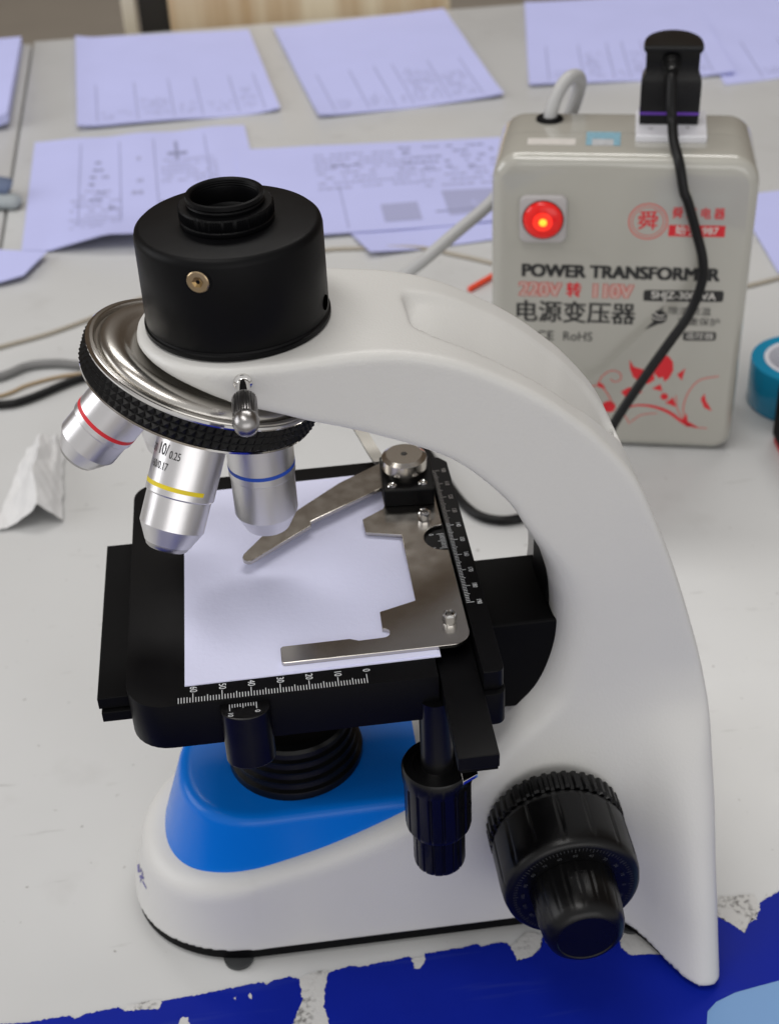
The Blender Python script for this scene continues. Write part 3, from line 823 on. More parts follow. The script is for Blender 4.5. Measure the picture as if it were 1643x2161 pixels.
base = [(0, 4.0), (10.9, 4.0), (11.6, 4.3)]
objective(0, base + [(12.3, 5.0), (12.4, 30.4), (12.1, 30.8), (11.9, 31), (11.9, 47.6), (8.6, 54.8), (0, 55.0)], 26.2, BLU, [(8.5, 54.8), (7.8, 55.2), (0, 55.3)], dr=1.4, label='objective with a thin blue ring pointing straight down at the stage')
objective(-90, base + [(12.0, 5.0), (12.1, 28.6), (11.8, 29.0), (11.4, 29.2), (11.4, 40.4), (8.2, 46.8), (0, 47.0)], 25.0, YEL, [(8.0, 46.7), (7.4, 48.2), (6.6, 48.8), (6.0, 48.2), (0, 47.6)],
          [('Plan 10/', 6.0, -0.62, 13.6, 0.66), ('0.25', 3.9, -0.20, 14.6, 0.66), ('160/0.17', 3.9, -0.52, 19.2, 0.66)], (-2.6, 0.72), 'objective with a yellow ring engraved 10/0.25')
objective(180, base + [(12.0, 5.0), (12.1, 26.0), (11.8, 26.4), (11.4, 26.6), (11.4, 35), (8.0, 41.2), (0, 41.5)], 22.4, RED, [(7.9, 41.0), (7.2, 42.4), (6.4, 42.8), (5.8, 42.2), (0, 41.8)], label='short objective with a red ring tilted away at the front')
objective(90, base + [(12.0, 5.0), (12.1, 30.4), (11.8, 30.8), (11.4, 31), (11.4, 45), (7.6, 54), (0, 54.4)], 26.2, SATIN, [(7.5, 53.9), (6.8, 54.6), (0, 54.6)], label='objective half hidden at the far side of the nosepiece')

# ---- sheet of paper lying on the stage
pg = prism('paper_sheet', [(-32, -63.8), (58.6, -63.0), (58.6, 56.5), (-31.7, 55.4)], 175.82, 176.3, PAPERW, None, 0)
tag(pg, 'plain white paper sheet lying on the black microscope stage', 'paper')
pg2 = prism('paper_strip', [(2, -63.2), (57.8, -62.4), (57.8, -57), (2, -57)], 176.34, 176.62, PAPERW, None, 0)
tag(pg2, 'folded white paper edge under the steel slide holder', 'paper')

# ================================================================== TRANSFORMER
aT = math.radians(-15); du = Vector((math.cos(aT), math.sin(aT), 0)); dvv = Vector((-math.sin(aT), math.cos(aT), 0))
OT = Vector((264.4, 308.9, 0))
# local: x = u (along the face), y = z up, z = towards the viewer (-v)
MT = Matrix((du, Vector((0, 0, 1)), -dvv)).transposed().to_4x4(); MT.translation = OT
MTop = Matrix((du, dvv, Vector((0, 0, 1)))).transposed().to_4x4(); MTop.translation = OT   # x=u, y=v, z up
TR = empty('power_transformer', (220, 350, 0), 'grey enamelled power transformer box with red lit button and printed face', 'transformer')
face = [(-119.5, 0.8), (33.8, 0.8), (33.8, 197.5), (-119.5, 197.5)]
def rpoly(p, r): return round_poly(p, r, 10)
bm = bmesh.new(); add_prism(bm, rpoly(face, [12, 12, 17, 17]), -36.6, 0); bmesh.ops.recalc_face_normals(bm, faces=bm.faces)
es = [e for e in bm.edges if all(abs(v.co.z) < 0.01 for v in e.verts)]
bmesh.ops.bevel(bm, geom=es, offset=7.0, segments=6, profile=0.5, affect='EDGES')
bmesh.ops.transform(bm, matrix=MT, verts=bm.verts); from_bm('front_shell', bm, GREYCASE, TR, 50)
bm = bmesh.new(); add_prism(bm, rpoly(face, [12, 12, 17, 17]), -74, -37.1); bmesh.ops.recalc_face_normals(bm, faces=bm.faces)
es = [e for e in bm.edges if all(abs(v.co.z + 74) < 0.01 for v in e.verts)]
bmesh.ops.bevel(bm, geom=es, offset=7.0, segments=6, profile=0.5, affect='EDGES')
bmesh.ops.transform(bm, matrix=MT, verts=bm.verts); from_bm('back_shell', bm, GREYCASE, TR, 50)
bz = prism('power_button', round_poly([(-102.6, 144.2), (-75.0, 144.6), (-75.0, 174.3), (-102.6, 173.8)], 4.5), -1, 3.2, GREYRIM, TR, 1.4, 3, MT)
lathe('button_lens', [(11.6, 3.0), (11.4, 4.2), (9.8, 5.6), (6, 6.7), (0, 7.1)], LAMPRED, bz, MT @ Matrix.Translation((-88.8, 159.4, 0)), 48)
lathe('lamp_glow', [(6.4, 6.5), (5, 6.95), (3, 7.25), (0, 7.4)], mat('lit_orange_lens', (0.7, 0.02, 0.01), 0.25, emit=(1.0, 0.03, 0.01), estr=0.75), bz, MT @ Matrix.Translation((-88.8, 159.4, 0)), 36)
lathe('lamp_core', [(2.3, 7.3), (1.6, 7.6), (0, 7.75)], LAMPHOT, bz, MT @ Matrix.Translation((-88.6, 159.4, 0)), 24)
lathe('button_gap', [(12.4, 3.22), (11.4, 3.26)], DARK, bz, MT @ Matrix.Translation((-88.8, 159.4, 0)), 48)

T = lambda x, y: MT @ Matrix.Translation((x, y, 0.12))
kk = Ink(); rr = Ink(); rl = Ink(); wt = Ink(); fl_ = Ink(); vn = Ink()
kk.text('POWER TRANSFORMER', 11.4, T(-42.6, 124.7), bold=0.6, sx=0.965)
kk.text('电源变压器', 15.6, T(-68.4, 96.4), bold=0.32, sx=0.95)
kk.text('CE', 9.0, T(-86.0, 80.6), bold=0.12, sx=1.0); kk.text('RoHS', 9.0, T(-66.0, 80.6), bold=0.05, sx=0.88)
kk.text('限流限温', 5.9, T(0.6, 100.2), bold=0.02, sx=1.1); kk.text('双重保护', 5.9, T(6.6, 93.2), bold=0.02, sx=1.1)
kk.poly(round_poly([(-27.5, 106.6), (19.8, 107.4), (19.8, 114.8), (-27.5, 114.0)], 1.6), 0, T(0, 0))
kk.poly(round_poly([(-2, 80.4), (17.8, 81.0), (17.8, 87.0), (-2, 86.5)], 1.6), 0, T(0, 0))
kk.disc(-17.0, 96.0, 4.6, 0, T(0, 0)); kk.poly([(-19.5, 99), (-14.6, 103.6), (-17.2, 97.8)], 0.02, T(0, 0)); kk.poly([(-19.4, 94.2), (-25.4, 87.0), (-15.6, 92.2)], 0.02, T(0, 0))
wt.stroke([(-20.6, 99.2), (-17.6, 96.8), (-14.0, 97.6)], 0.8, 0.06, T(0, 0)); wt.stroke([(-21.4, 96.0), (-17.8, 94.4), (-13.4, 95.0)], 0.7, 0.06, T(0, 0))
wt.text('SHJZ-3000VA', 6.6, MT @ Matrix.Translation((-3.9, 110.7, 0.2)), bold=0.13, sx=1.02)
wt.text('温控器', 4.8, MT @ Matrix.Translation((7.9, 83.7, 0.2)), bold=0.03, sx=1.2)
hol = Ink()
for tx, xx in (('220V', -89.8), ('110V', -46.8)):
    rl.text(tx, 12.6, T(xx, 112.1), bold=0.95, sx=0.95); hol.text(tx, 12.6, MT @ Matrix.Translation((xx, 112.1, 0.32)), bold=0.28, sx=0.95)
hol.build('hollow_lettering', mat('pale_pink_ink', (0.50, 0.37, 0.33), 0.5), TR)
rr.text('转', 10.4, T(-69.4, 112.0), bold=0.3, sx=0.9)
rl.disc(-27.8, 158.4, 11.4, 0, T(0, 0), 10.6); rl.disc(-27.8, 158.4, 9.3, 0, T(0, 0), 8.8)
rr.text('舜', 12.4, T(-27.8, 158.2), bold=0.18)
rr.text('舜 红 电 器', 7.6, T(0.8, 163.6), bold=0.15, sx=0.82)
rr.poly([(-15.6, 149.4), (16.8, 149.6), (16.8, 156.7), (-15.6, 156.5)], 0, T(0, 0))
wt.text('始于1987', 6.2, MT @ Matrix.Translation((0.6, 153.0, 0.2)), bold=0.12, sx=1.0)
# red flourish: a two-winged bloom over a curling branch
fl_.poly([(-33.4, 65.8), (-30.5, 60.8), (-24, 58.8), (-18, 58.0), (-17, 52), (-21, 48.6), (-26, 50.0), (-30.5, 53.5), (-32.6, 59)], 0, T(0, 0))
fl_.poly([(-18, 66), (-14, 69.6), (-9.6, 69.2), (-6.6, 65), (-6.0, 59.0), (-8.4, 53.2), (-11.0, 50.8), (-12.2, 54.2), (-14.6, 53.0), (-17, 56), (-19, 60)], 0, T(0, 0))
fl_.poly([(-37.4, 42.2), (-33, 45.6), (-27.4, 46.0), (-24, 42.6), (-29, 39.4), (-34, 38.2)], 0, T(0, 0))
fl_.poly([(-18.2, 45.4), (-13.2, 49.0), (-11.6, 43.8)], 0, T(0, 0)); fl_.disc(-10.2, 40.0, 2.4, 0, T(0, 0)); fl_.poly([(-9.4, 35.4), (-4.6, 39.6), (-2.2, 32.6)], 0, T(0, 0))
fl_.poly([(-3.6, 56.2), (1.4, 61.0), (0.4, 56.6), (-0.2, 52.2)], 0, T(0, 0))
fl_.poly([(14.4, 43.4), (12.4, 39.0), (15.0, 33.0), (20.0, 30.6), (17.4, 35.4), (15.8, 37.6)], 0, T(0, 0))
fl_.disc(-44.4, 31.0, 4.2, 0, T(0, 0))
fl_.stroke([(-36, 28.0), (-28, 32.6), (-17, 32.4), (-6, 28.2), (4, 20.6), (12, 17.8)], lambda t: 0.8 + 2.6 * math.sin(PI * min(1, t * 1.05)) * t, 0.02, T(0, 0))
fl_.poly([(2.0, 23.6), (4.6, 28.2), (5.6, 22.4), (12.6, 18.2), (5, 18.4)], 0.02, T(0, 0))
for st, wd in (([(12, 18), (18, 17.6)], 0.7), ([(3.4, 24), (2.2, 34), (5.0, 45), (11, 53.0), (22, 56.2)], 0.7), ([(2, 24), (-1.6, 32), (-3.0, 41)], 0.6),
               ([(-42, 33), (-46, 41.0), (-51, 46.0), (-57, 45.2)], 0.8), ([(-52, 46), (-49.6, 53), (-44, 57.4), (-38.6, 55.6), (-38.2, 51.2), (-42, 49.4), (-44.4, 51.6)], 0.7),
               ([(-40, 28), (-34, 24.6), (-30.8, 18.6)], 0.6), ([(-30, 20), (-24, 25.6), (-14, 27.6)], 0.6), ([(-48, 25), (-44, 20), (-40, 19.6)], 0.6)):
    vn.stroke(st, wd, 0, T(0, 0))
fl_.poly([(-52.6, 49.0), (-49.0, 47.4), (-47.0, 44.2), (-51.4, 45.2)], 0.02, T(0, 0))
kk.build('lettering', INKK, TR); rr.build('red_lettering', RED, TR); fl_.build('flower_pattern', RED, TR); rl.build('outline_lettering', REDL, TR); vn.build('vine_pattern', REDL, TR); wt.build('reversed_lettering', mat('grey_case_print', (0.62, 0.60, 0.56), 0.5), TR)
# top: socket, stickers, cable gland and mains cable
sk = prism('socket', round_poly([(-37.5, 23), (3.5, 23), (4.0, 66), (-37.5, 66)], 1.5), 197.0, 201.6, SOCKET, TR, 1.0, 2, MTop)
s2 = Ink(); s2.rect(-30, -27.5, 33.5, 34.6, 201.68); s2.rect(-8.5, -6.6, 35.5, 37.0, 201.68)
s2.V = [MTop @ v for v in s2.V]; s2.build('socket_slot', DARK, sk)
st = Ink(); st.rect(-66, -46, 17, 38, 197.62); st.V = [MTop @ v for v in st.V]; sto = st.build('hologram_sticker', mat('silver_sticker', (0.45, 0.46, 0.48), 0.3, vary=0.3, vscale=300), TR)
st = Ink(); st.rect(-66, -46, 27, 38, 197.70); st.rect(-66, -62.5, 17, 27, 197.70); st.rect(-50, -46, 17, 27, 197.70); st.V = [MTop @ v for v in st.V]
st.build('sticker_print', mat('sky_print', (0.20, 0.37, 0.46), 0.4, vary=0.6, vscale=420), sto)
st = Ink(); st.rect(-100, -72, 17, 27, 197.62); st.V = [MTop @ v for v in st.V]; st.build('paper_sticker', mat('worn_sticker', (0.56, 0.53, 0.50), 0.5, vary=0.2, vscale=200), TR)
lathe('cable_gland', [(4.0, 197.4), (8.2, 197.4), (8.2, 198.6), (7.2, 199.4), (4.0, 199.4)], BLACKM, TR, MTop @ Matrix.Translation((-89, 58, 0)), 32)
def tw(u, v, z): q = MTop @ Vector((u, v, z)); return (q.x, q.y, q.z)
tube('mains_cable', [tw(-89, 58, 192), tw(-88, 59.5, 203), tw(-84, 65, 213), tw(-78, 74, 218), tw(-73, 84, 214.5), tw(-73, 93, 203), tw(-80, 101, 180), tw(-96, 107, 150), (182, 438, 146), (166, 430, 129.5), (139.4, 420, 113.6), (112, 411, 97), (86, 424, 72), (62, 444, 40), (38, 464, 13), (14, 482, 4.6), (-14, 496, 4.4)], 4.2, GREYCAB, TR, 10, 16)
adopt(TR)

# ---- plug with its cord
PL = empty('power_plug', tw(-18, 55, 201.6), 'black power plug with purple stripe standing in the transformer socket', 'plug')
def plug_poly(w2, f, D, n=14):
    return [(-w2, f), (w2, f), (w2, f + D * 0.25)] + [(w2 * math.cos(a) * (1 if math.cos(a) > 0 else 1), f + D * 0.25 + D * 0.75 * math.sin(a)) for a in np.linspace(0, PI, n)][1:-1] + [(-w2, f + D * 0.25)]
bm = bmesh.new(); lay = [(16.6, 41, 201.7), (17.0, 40, 203), (17.2, 40, 209), (17.3, 40, 226), (16.9, 40.4, 229), (15.2, 41, 232), (15.2, 41, 243.5), (16.6, 40, 245.5), (17.0, 40, 247.2), (16.4, 40.6, 248.2)]
prev = None
for w2, f, z in lay:
    ring = [bm.verts.new((x - 18.6, y, z)) for x, y in plug_poly(w2, f, 30 - (f - 40))]
    if prev:
        for i in range(len(ring)): bm.faces.new((prev[i], prev[(i + 1) % len(ring)], ring[(i + 1) % len(ring)], ring[i]))
    else: bm.faces.new(ring[::-1])
    prev = ring
bm.faces.new(prev); bmesh.ops.transform(bm, matrix=MTop, verts=bm.verts)
pb = from_bm('plug_body', bm, BLACKP, PL, 50)
bm = bmesh.new(); add_prism(bm, [(x - 18.6, y) for x, y in plug_poly(17.35, 39.8, 30.3)], 207.8, 209.4, MTop); from_bm('purple_stripe', bm, PURPLE, PL, 40)
MR = MTop @ axis_matrix((-19.2, 41, 238.5), (0, -1, -0.45))
lathe('strain_relief', [(0, 0), (5.6, 0), (5.4, 1.6), (4.6, 1.8), (5.2, 2.4), (5.0, 4), (4.3, 4.2), (4.7, 4.8), (4.5, 6.4), (3.8, 6.8), (4.1, 7.4), (3.9, 9.2), (0, 9.6)], BLACKP, PL, MR, 32)
adopt(PL)

cordpts = [tw(-19.2, 38, 237.2), tw(-19, 31.5, 231), tw(-18.4, 25, 219), (253.3, 334, 211), (251.6, 323.5, 203.5), (252.2, 311, 194), (254.2, 305.6, 180), (256.8, 304.2, 173.5), (262.5, 302.1, 155.5), (266.9, 298.8, 138.6), (266.6, 296.7, 124.3),
           (259.8, 294.5, 105.9), (248, 291.4, 89.6), (233.5, 287, 70.7), (215.9, 281.4, 45.9), (202, 274, 24), (186, 262, 8.5), (170, 253.5, 3.2), (155, 249.5, 3.2), (140, 248, 3.2), (128, 254, 3.2), (120.5, 266, 3.2), (115, 285, 3.2), (108, 320, 3.2),
           (94, 370, 3.2), (66, 412, 3.2), (24, 440, 3.2), (-24, 458, 3.2), (-70, 470, 3.2), (-100, 472, 3.2), (-126, 471, 3.2), (-161, 449, 3.2), (-181, 445, 3.2), (-230, 452, 3.2), (-330, 470, 3.2)]
cd_ = tube('power_cable', cordpts, 2.95, BLKCAB, None, 8, 16)
tag(cd_, 'black power cord hanging from the plug across the transformer face and over the table', 'cable')

# ================================================================== SMALL THINGS ON THE TABLE
gc = tube('grey_cable', [(-330, 462, 3.2), (-230, 470, 3.2), (-184, 485, 3.2), (-165, 497, 3.2), (-144, 497, 3.2), (-124, 490, 3.2), (-90, 484, 3.2), (-40, 486, 3.2), (0, 495, 3.2)], 3.2, mat('dark_grey_sheath', (0.17, 0.17, 0.17), 0.4), None, 8)
tag(gc, 'dark grey cable lying behind the black cord at the left edge', 'cable')
bc = tube('brown_cable', [(-330, 448, 1.4), (-230, 452, 1.4), (-182, 460, 1.4), (-163, 472, 1.4), (-136, 480.5, 1.4), (-100, 479, 1.4), (-40, 476, 1.4)], 1.4, mat('tan_sheath', (0.36, 0.26, 0.15), 0.5), None, 8)
tag(bc, 'thin tan cable lying between the grey cable and the black cord', 'cable')
bg_ = tube('beige_cable', [(-330, 480, 1.6), (-240, 510, 1.6), (-189, 533, 1.6), (-151, 549, 1.6), (-110, 575, 1.6), (-70, 602, 1.6), (-20, 630, 1.6), (30, 646, 1.6), (67, 651, 1.6), (96, 648, 1.6), (141, 640, 1.6), (170, 620, 1.6), (195, 600, 1.6), (240, 560, 1.6), (300, 520, 1.6), (350, 512, 1.6), (381, 520, 1.6), (412, 529, 1.6), (520, 560, 1.6)], 1.7, BEIGECAB, None, 10, 12)
tag(bg_, 'long thin beige cord running across the table behind the microscope', 'cable')
rs = box('orange_marker', -2, 2, -1, 40, 0.3, 4, ORANGE, None, 0.5, 2, Matrix.Translation((171, 556, 0)) @ Matrix.Rotation(-0.85, 4, 'Z'))
tag(rs, 'bright orange stick lying on the table left of the transformer', 'stick')

# roll of teal tape
tr = empty('tape_roll', (361, 352, 0), 'roll of teal adhesive tape at the right edge beside the transformer', 'tape')
MTR = Matrix.Translation((361, 354, 0))
lathe('tape_winding', [(25, 0.3), (33, 0.3), (33.5, 1), (33.5, 31.3), (33, 32), (25, 32)], TAPE, tr, MTR, 128)
lathe('cardboard_core', [(24.9, 32.2), (24.9, 0.4), (22, 0.4), (22, 32.2), (24.9, 32.2)], CORE, tr, MTR, 96)
adopt(tr)
bx = empty('black_box', (350, 280, 0), 'dark box with a red underside cut off at the right edge', 'box')
prism('box_case', round_poly([(323, 251), (380, 246), (382, 306), (328, 312)], 4), 5, 42, BLACKM, bx, 1.0)
prism('red_base', round_poly([(324, 250), (381, 245), (383, 306), (329, 311)], 4), 0.3, 4.8, RED, bx, 0.5)
adopt(bx)

# folded strap at left edge
sp = empty('folded_strap', (-215, 810, 0), 'folded blue and grey strap at the left table edge', 'strap')
for k, (z, mm, r, x1) in enumerate(((6, GRYFAB, 6, -200), (15, DENIM, 7, -207))):
    bm = bmesh.new(); add_tube(bm, spline([(-330, 812 + 6 * k, z), (-280, 810 + 4 * k, z), (-230, 808 + 8 * k, z), (x1 - 4, 806 + 8 * k, z - 1), (x1, 806 + 8 * k, z - 3)], 6), lambda t, r=r: r * (1 if t < 0.93 else max(0.25, math.sqrt(max(0.0, 1 - ((t - 0.93) / 0.07) ** 2)))), 16)
    bmesh.ops.scale(bm, vec=(1, 1.9, 1), space=Matrix.Translation((0, -810, 0)), verts=bm.verts)
    from_bm('strap_fold', bm, mm, sp, 60)
adopt(sp)

# crumpled tissue
bm = bmesh.new(); NX, NY = 64, 96; q = [np.array(c, float) for c in ((-170, 294), (-127, 297), (-133, 388), (-157, 386))]
tri = lambda v: abs((v % 2.0) - 1.0)
grid = []
for j in range(NY + 1):
    row = []
    for i in range(NX + 1):
        u, t = i / NX, j / NY
        w = mnoise.noise_vector((u * 2.2, t * 3.0, 4.1)); uu, tt = u + 0.10 * w.x, t + 0.07 * w.y
        e = 0.06 * mnoise.noise((t * 7.0, 2.0, 9.0)) * (1 if i in (0, NX) else 0.6)
        pq = (q[0] * (1 - u) + q[1] * u) * (1 - t) + (q[3] * (1 - u) + q[2] * u) * t + np.array((40 * e * (2 * u - 1), 3.0 * mnoise.noise((u * 5.0, 7.0, 1.0)) * (1 - abs(2 * t - 1))))
        spine = max(0.0, 1 - abs(uu - (0.66 - 0.18 * tt)) / 0.46)
        h = 19 * spine ** 1.25 * (0.55 + 0.45 * math.sin(PI * min(1, 0.18 + tt * 0.85))) + 8 * max(0.0, 1 - abs(uu - 0.90) / 0.13) * max(0, tt - 0.25)
        h += 3.4 * tri(uu * 2.3 + tt * 1.9) * tri(tt * 3.1 - uu * 1.3) + 1.5 * tri(uu * 5.3 - tt * 4.1) + 0.7 * tri(uu * 9.0 + tt * 11.0)
        h *= 0.35 + 0.65 * min(1.0, 4 * u, 6 * (1 - u) + 0.25)
        row.append(bm.verts.new((pq[0], pq[1], 0.5 + max(0.0, h))))
    grid.append(row)
for j in range(NY):
    for i in range(NX): bm.faces.new((grid[j][i], grid[j][i + 1], grid[j + 1][i + 1], grid[j + 1][i]))
bmesh.ops.recalc_face_normals(bm, faces=bm.faces)
ts = from_bm('crumpled_tissue', bm, TISSUE, None, 60)
tag(ts, 'crumpled white tissue lying on the table left of the microscope', 'tissue')


# ---- printed sheets
def sheet(name, quad, label, z0=0.5, hfun=None, prints=None, thick=0.5, nx=36, ny=28, under=0):
    """quad: near-left, near-right, far-right, far-left; prints: callable filling an Ink in (s, t) unit coordinates."""
    q = [np.array(p, float) for p in quad]
    def at(s, t, dz=0.0):
        p = (q[0] * (1 - s) + q[1] * s) * (1 - t) + (q[3] * (1 - s) + q[2] * s) * t
        h = hfun(s, t) if hfun else 0.0
        h += 0.9 * (1 + mnoise.noise((p[0] * 0.017, p[1] * 0.017, len(label) * 0.37)))
        return (p[0], p[1], z0 + h + dz)
    V = [at(i / nx, j / ny) for j in range(ny + 1) for i in range(nx + 1)]
    F = [(j * (nx + 1) + i, j * (nx + 1) + i + 1, (j + 1) * (nx + 1) + i + 1, (j + 1) * (nx + 1) + i) for j in range(ny) for i in range(nx)]
    bm = bmesh.new(); vs = [bm.verts.new(v) for v in V]
    for f in F: bm.faces.new([vs[i] for i in f])
    bmesh.ops.recalc_face_normals(bm, faces=bm.faces)
    r = bmesh.ops.extrude_face_region(bm, geom=bm.faces[:])
    for v in [g for g in r['geom'] if isinstance(g, bmesh.types.BMVert)]: v.co.z -= thick
    o = from_bm(name, bm, PAPER, None, 40)
    tag(o, label, 'paper', 'printed sheets lying on the table')
    if prints:
        for m, nm in ((PRINT, 'rule_marking'), (PRINTL, 'print_lettering')):
            ink = Ink(); prints(ink, nm)
            if not ink.V: continue
            VV = [at(v.x, v.y, 0.25) for v in ink.V]
            from_data(nm, VV, ink.F, m, o, None)
    return o


def strip(ink, s0, s1, t0, t1, n=8):
    for k in range(n):
        if abs(s1 - s0) > abs(t1 - t0): ink.rect(s0 + (s1 - s0) * k / n, s0 + (s1 - s0) * (k + 1) / n, t0, t1, 0)
        else: ink.rect(s0, s1, t0 + (t1 - t0) * k / n, t0 + (t1 - t0) * (k + 1) / n, 0)


def scribble(ink, s0, s1, t0, t1, rows, dens=0.6, vert=False):
    R = random.Random(int((s0 * 31 + t0 * 17) * 1000))
    for j in range(rows):
        t = t0 + (t1 - t0) * (j + 0.5) / rows; s = s0 + R.random() * 0.02; h = (t1 - t0) / rows * 0.32
        while s < s1:
            wd = 0.008 + R.random() * 0.02
            if R.random() < dens: ink.rect(s, min(s1, s + wd), t - h / 2, t + h / 2, 0)
            s += wd + 0.005


def pr_cols(cols, t1=0.42):
    def fn(ink, nm):
        if nm == 'rule_marking':
            for c in cols: strip(ink, c - 0.0022, c + 0.0022, 0.03, t1)
        else:
            for a, b in zip(cols, cols[1:]):
                q = random.Random(int(a * 1000)); hh = 0.06 + 0.26 * q.random() ** 1.3; scribble(ink, a + 0.02, b - 0.02, 0.05, 0.05 + hh, max(2, int(hh * 40)), 0.55)
    return fn


def curl(a, b, c, d, ph=0): return lambda s, t: max(0, a * (max(0, 0.25 - t) / 0.25) ** 2 * (0.5 + 0.5 * math.sin(6 * s + ph)) + b * max(0, s - 0.8) ** 2 * 25 * (1 - t) + c * max(0, 0.15 - s) ** 2 * 40 + d * math.sin(PI * s) * math.sin(PI * t))


sheet('paper_sheet', [(-156, 981), (48, 988), (27, 1268), (-175, 1284)], 'printed paper with ruled columns at the far table edge, left of two', 0.8, curl(3, 3, 4, 2), pr_cols([0.10, 0.30, 0.48, 0.62, 0.80, 0.93]), 1.6)
sheet('paper_sheet', [(85, 959), (276, 976), (262, 1292), (56, 1262)], 'printed paper with ruled columns at the far table edge beside the crate', 0.8, curl(2, 2, 2, 2, 2), pr_cols([0.10, 0.28, 0.42, 0.52, 0.72, 0.9]), 1.6)
sheet('paper_sheet', [(307, 1000), (521, 985), (560, 1270), (360, 1290)], 'printed paper with ruled columns on the table behind the black plug', 0.8, curl(2, 2, 1, 1, 1), pr_cols([0.10, 0.27, 0.42, 0.5, 0.6, 0.75, 0.9]), 1.6)
sheet('paper_sheet', [(503, 960), (720, 985), (740, 1240), (540, 1262)], 'printed paper partly under its neighbour at the far right corner', 0.3, None, pr_cols([0.2, 0.4, 0.6, 0.8]), 0.6)
sheet('paper_sheet', [(-420, 968), (-225, 1003), (-236, 1277), (-440, 1270)], 'stack of printed paper on the second table at the far left', 10, curl(2, 6, 0, 1), None, 10)


def pr_F(ink, nm):
    if nm == 'rule_marking':
        for c in (0.22, 0.40, 0.56, 0.80): strip(ink, c - 0.002, c + 0.002, 0.2, 0.93)
        scribble(ink, 0.26, 0.38, 0.30, 0.78, 7, 0.45)
        strip(ink, 0.655, 0.67, 0.72, 0.90); strip(ink, 0.62, 0.71, 0.77, 0.80)
    else:
        scribble(ink, 0.18, 0.40, 0.13, 0.50, 9, 0.7); scribble(ink, 0.58, 0.84, 0.52, 0.74, 6, 0.7); scribble(ink, 0.44, 0.5, 0.3, 0.9, 6, 0.4); scribble(ink, 0.5, 0.95, 0.1, 0.4, 4, 0.3)


def h_F(s, t):
    e = max(0, 0.30 - t) / 0.30
    return 15 * e ** 1.6 * min(1, max(0, (s - 0.10) / 0.25)) + 4 * max(0, 0.12 - s) * 3 + 1.5 * math.sin(3 * PI * s) ** 2 * t


sheet('paper_sheet', [(-187, 700), (24, 668), (10, 955), (-196, 952)], 'printed paper with a lifted near edge behind the microscope head', 0.8, h_F, pr_F, 0.8)


def pr_G(ink, nm):
    if nm == 'rule_marking':
        strip(ink, 0.33, 0.333, 0.05, 0.5); strip(ink, 0.62, 0.80, 0.14, 0.155)
        scribble(ink, 0.55, 0.95, 0.62, 0.95, 5, 0.5); scribble(ink, 0.30, 0.42, 0.70, 0.76, 1, 0.9)
        scribble(ink, 0.88, 0.98, 0.5, 0.9, 4, 0.8)
    else:
        scribble(ink, 0.25, 0.6, 0.45, 0.9, 8, 0.8); strip(ink, 0.66, 0.84, 0.10, 0.36, 12); strip(ink, 0.45, 0.57, 0.08, 0.26, 8); scribble(ink, 0.6, 0.98, 0.4, 0.65, 4, 0.6)


sheet('paper_sheet', [(0, 677), (268, 676), (268, 862), (0, 890)], 'wide printed paper with small pictures left of the transformer', 1.6, curl(3, 2, 0, 1, 1), pr_G, 0.8)
sheet('paper_sheet', [(101, 632), (262, 650), (262, 700), (84, 700)], 'paper with a folded near edge peeping from under the wide sheet', 0.5, lambda s, t: 5 * max(0, 0.3 - s) * (1 - t) * 3, None, 0.5)
sheet('paper_sheet', [(-430, 560), (-180, 645), (-164, 686), (-420, 790)], 'printed paper at the left edge nearest the cables', 2.4, lambda s, t: 6 * max(0, s - 0.75) * 2, None, 0.6)
sheet('paper_sheet', [(412, 538), (560, 540), (560, 690), (424, 690)], 'printed paper just entering at the right edge above the tape', 0.5, None, None, 0.5)

# ---- torn blue banner stuck on the table's near edge
BN = empty('blue_banner', (0, -70, 0), 'torn navy blue banner stuck to the near side of the table', 'banner')
def poly_obj(name, polys, z, m, parent, jag=0.0):
    if len(polys) > 1:
        for q in polys: poly_obj(name, [q], z, m, parent, jag)
        return
    ink = Ink()
    for p in polys:
        if jag:
            q = []
            for i in range(len(p)):
                a = np.array(p[i]); b = np.array(p[(i + 1) % len(p)]); L = np.linalg.norm(b - a); n = max(1, int(L / 0.8)) if L < 60 else 1
                for k in range(n):
                    c = a + (b - a) * k / n; q.append((c[0] + rng.normal() * jag, c[1] + rng.normal() * jag))
            p = q
        ink.poly(p, z)
    return ink.build(name, m, parent)


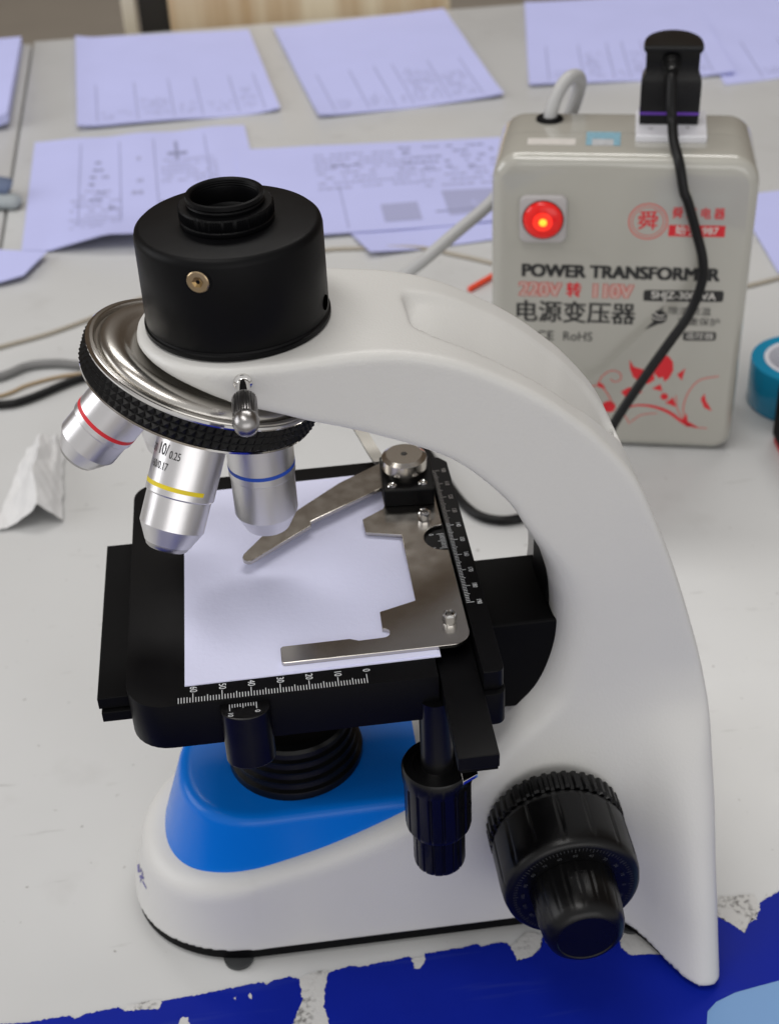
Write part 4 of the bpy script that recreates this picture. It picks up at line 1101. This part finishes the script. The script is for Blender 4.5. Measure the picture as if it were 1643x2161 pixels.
E1 = [(-320, -50), (-200, -58), (-130.4, -62.7), (-118.6, -63.6), (-102.0, -62.8), (-99.3, -64.8), (-95.1, -63.2), (-81.3, -61.7), (-78.9, -63.7), (-63.9, -65.0), (-63.1, -61.4), (-51.6, -61.0), (-37.6, -59.6), (-20.4, -58.3), (-19.1, -60.0),
      (-16.4, -58.5), (-9.3, -57.4), (-4.9, -59.2), (-2.0, -63.8), (-4.1, -69.8), (-7.5, -76.3), (-9.2, -81.7), (-8, -95), (-4, -108), (-3, -300), (-320, -300)]
E2 = [(5.5, -110), (4.7, -83.8), (5.6, -80.5), (3.6, -73.3), (5.4, -64.2), (7.3, -57.7), (17.3, -55.8), (21.2, -56.9), (35.7, -55.7), (42.4, -54.7), (43.8, -56.4), (44.2, -61.1), (46.0, -61.6), (48.6, -58.6), (49.6, -54.6), (62.7, -53.8),
      (72.8, -52.9), (74.0, -54.5), (81.5, -53.2), (85.5, -54.3), (87.8, -58.4), (87.9, -63.3), (93.1, -62.9), (97.8, -59.9), (100.8, -53.6), (109.0, -51.6), (132.5, -50.0), (134.3, -55.4), (133.2, -64.0), (136.3, -68.0), (149.3, -69.7),
      (155.1, -67.4), (161.9, -58.4), (178.9, -54.6), (186.0, -62.1), (187.2, -64.8), (190.8, -59.0), (194.7, -58.3), (199.0, -49.8), (203.7, -47.4), (209.6, -44.8), (400, -34), (400, -300), (2, -300), (5.5, -110)][:-1]
poly_obj('blue_film', [E1, E2], 0.30, BANNER, BN, 0.2)
poly_obj('torn_residue', [[(88.5, -54.7), (86.6, -57.0), (88.0, -63.6), (94.2, -63.0), (98.9, -58.8), (101.2, -52.6), (94.6, -49.6)],
                          [(182.0, -44.0), (178.5, -54.0), (185.4, -61.2), (187.0, -64.6), (191.5, -58.8), (197.6, -53.5), (198.2, -45.0)],
                          [(-4.6, -70), (-4.9, -59.4), (-0.1, -56.8), (7.4, -56.8), (5.2, -66.4), (4.2, -73.4), (5.6, -83.5), (5.6, -108), (-3.6, -108), (-9.2, -81)],
                          [(43.5, -56.5), (44.0, -61.3), (46.0, -61.8), (48.8, -58.6), (49.4, -55.4)], [(134, -56), (133, -64), (136.3, -68.2), (149.3, -70), (147, -64), (140, -57)],
                          [(-79, -64), (-78, -61.4), (-66, -60.6), (-63.2, -61.6), (-64, -65.2)], [(-56.4, -74), (-54.5, -70.5), (-52.4, -71.4), (-51.6, -76), (-53.5, -79)],
                          [(-26.9, -64.6), (-26.3, -63.2), (-25.6, -64.4), (-26.0, -66)], [(-33.2, -64.8), (-32.0, -63.6), (-32.2, -65.2)], [(192.2, -57.8), (193.2, -57), (193.4, -58.4)]],
         0.36, TORN, BN, 0.22)
poly_obj('pale_letter', [[(160, -135), (157.2, -112), (157.7, -106.6), (160.0, -100.2), (164.8, -96.3), (173.9, -93.1), (184.6, -91.4), (195.3, -89.9), (260, -84), (260, -135)]], 0.42, SKYBLUE, BN)
adopt(BN)
adopt(MIC)
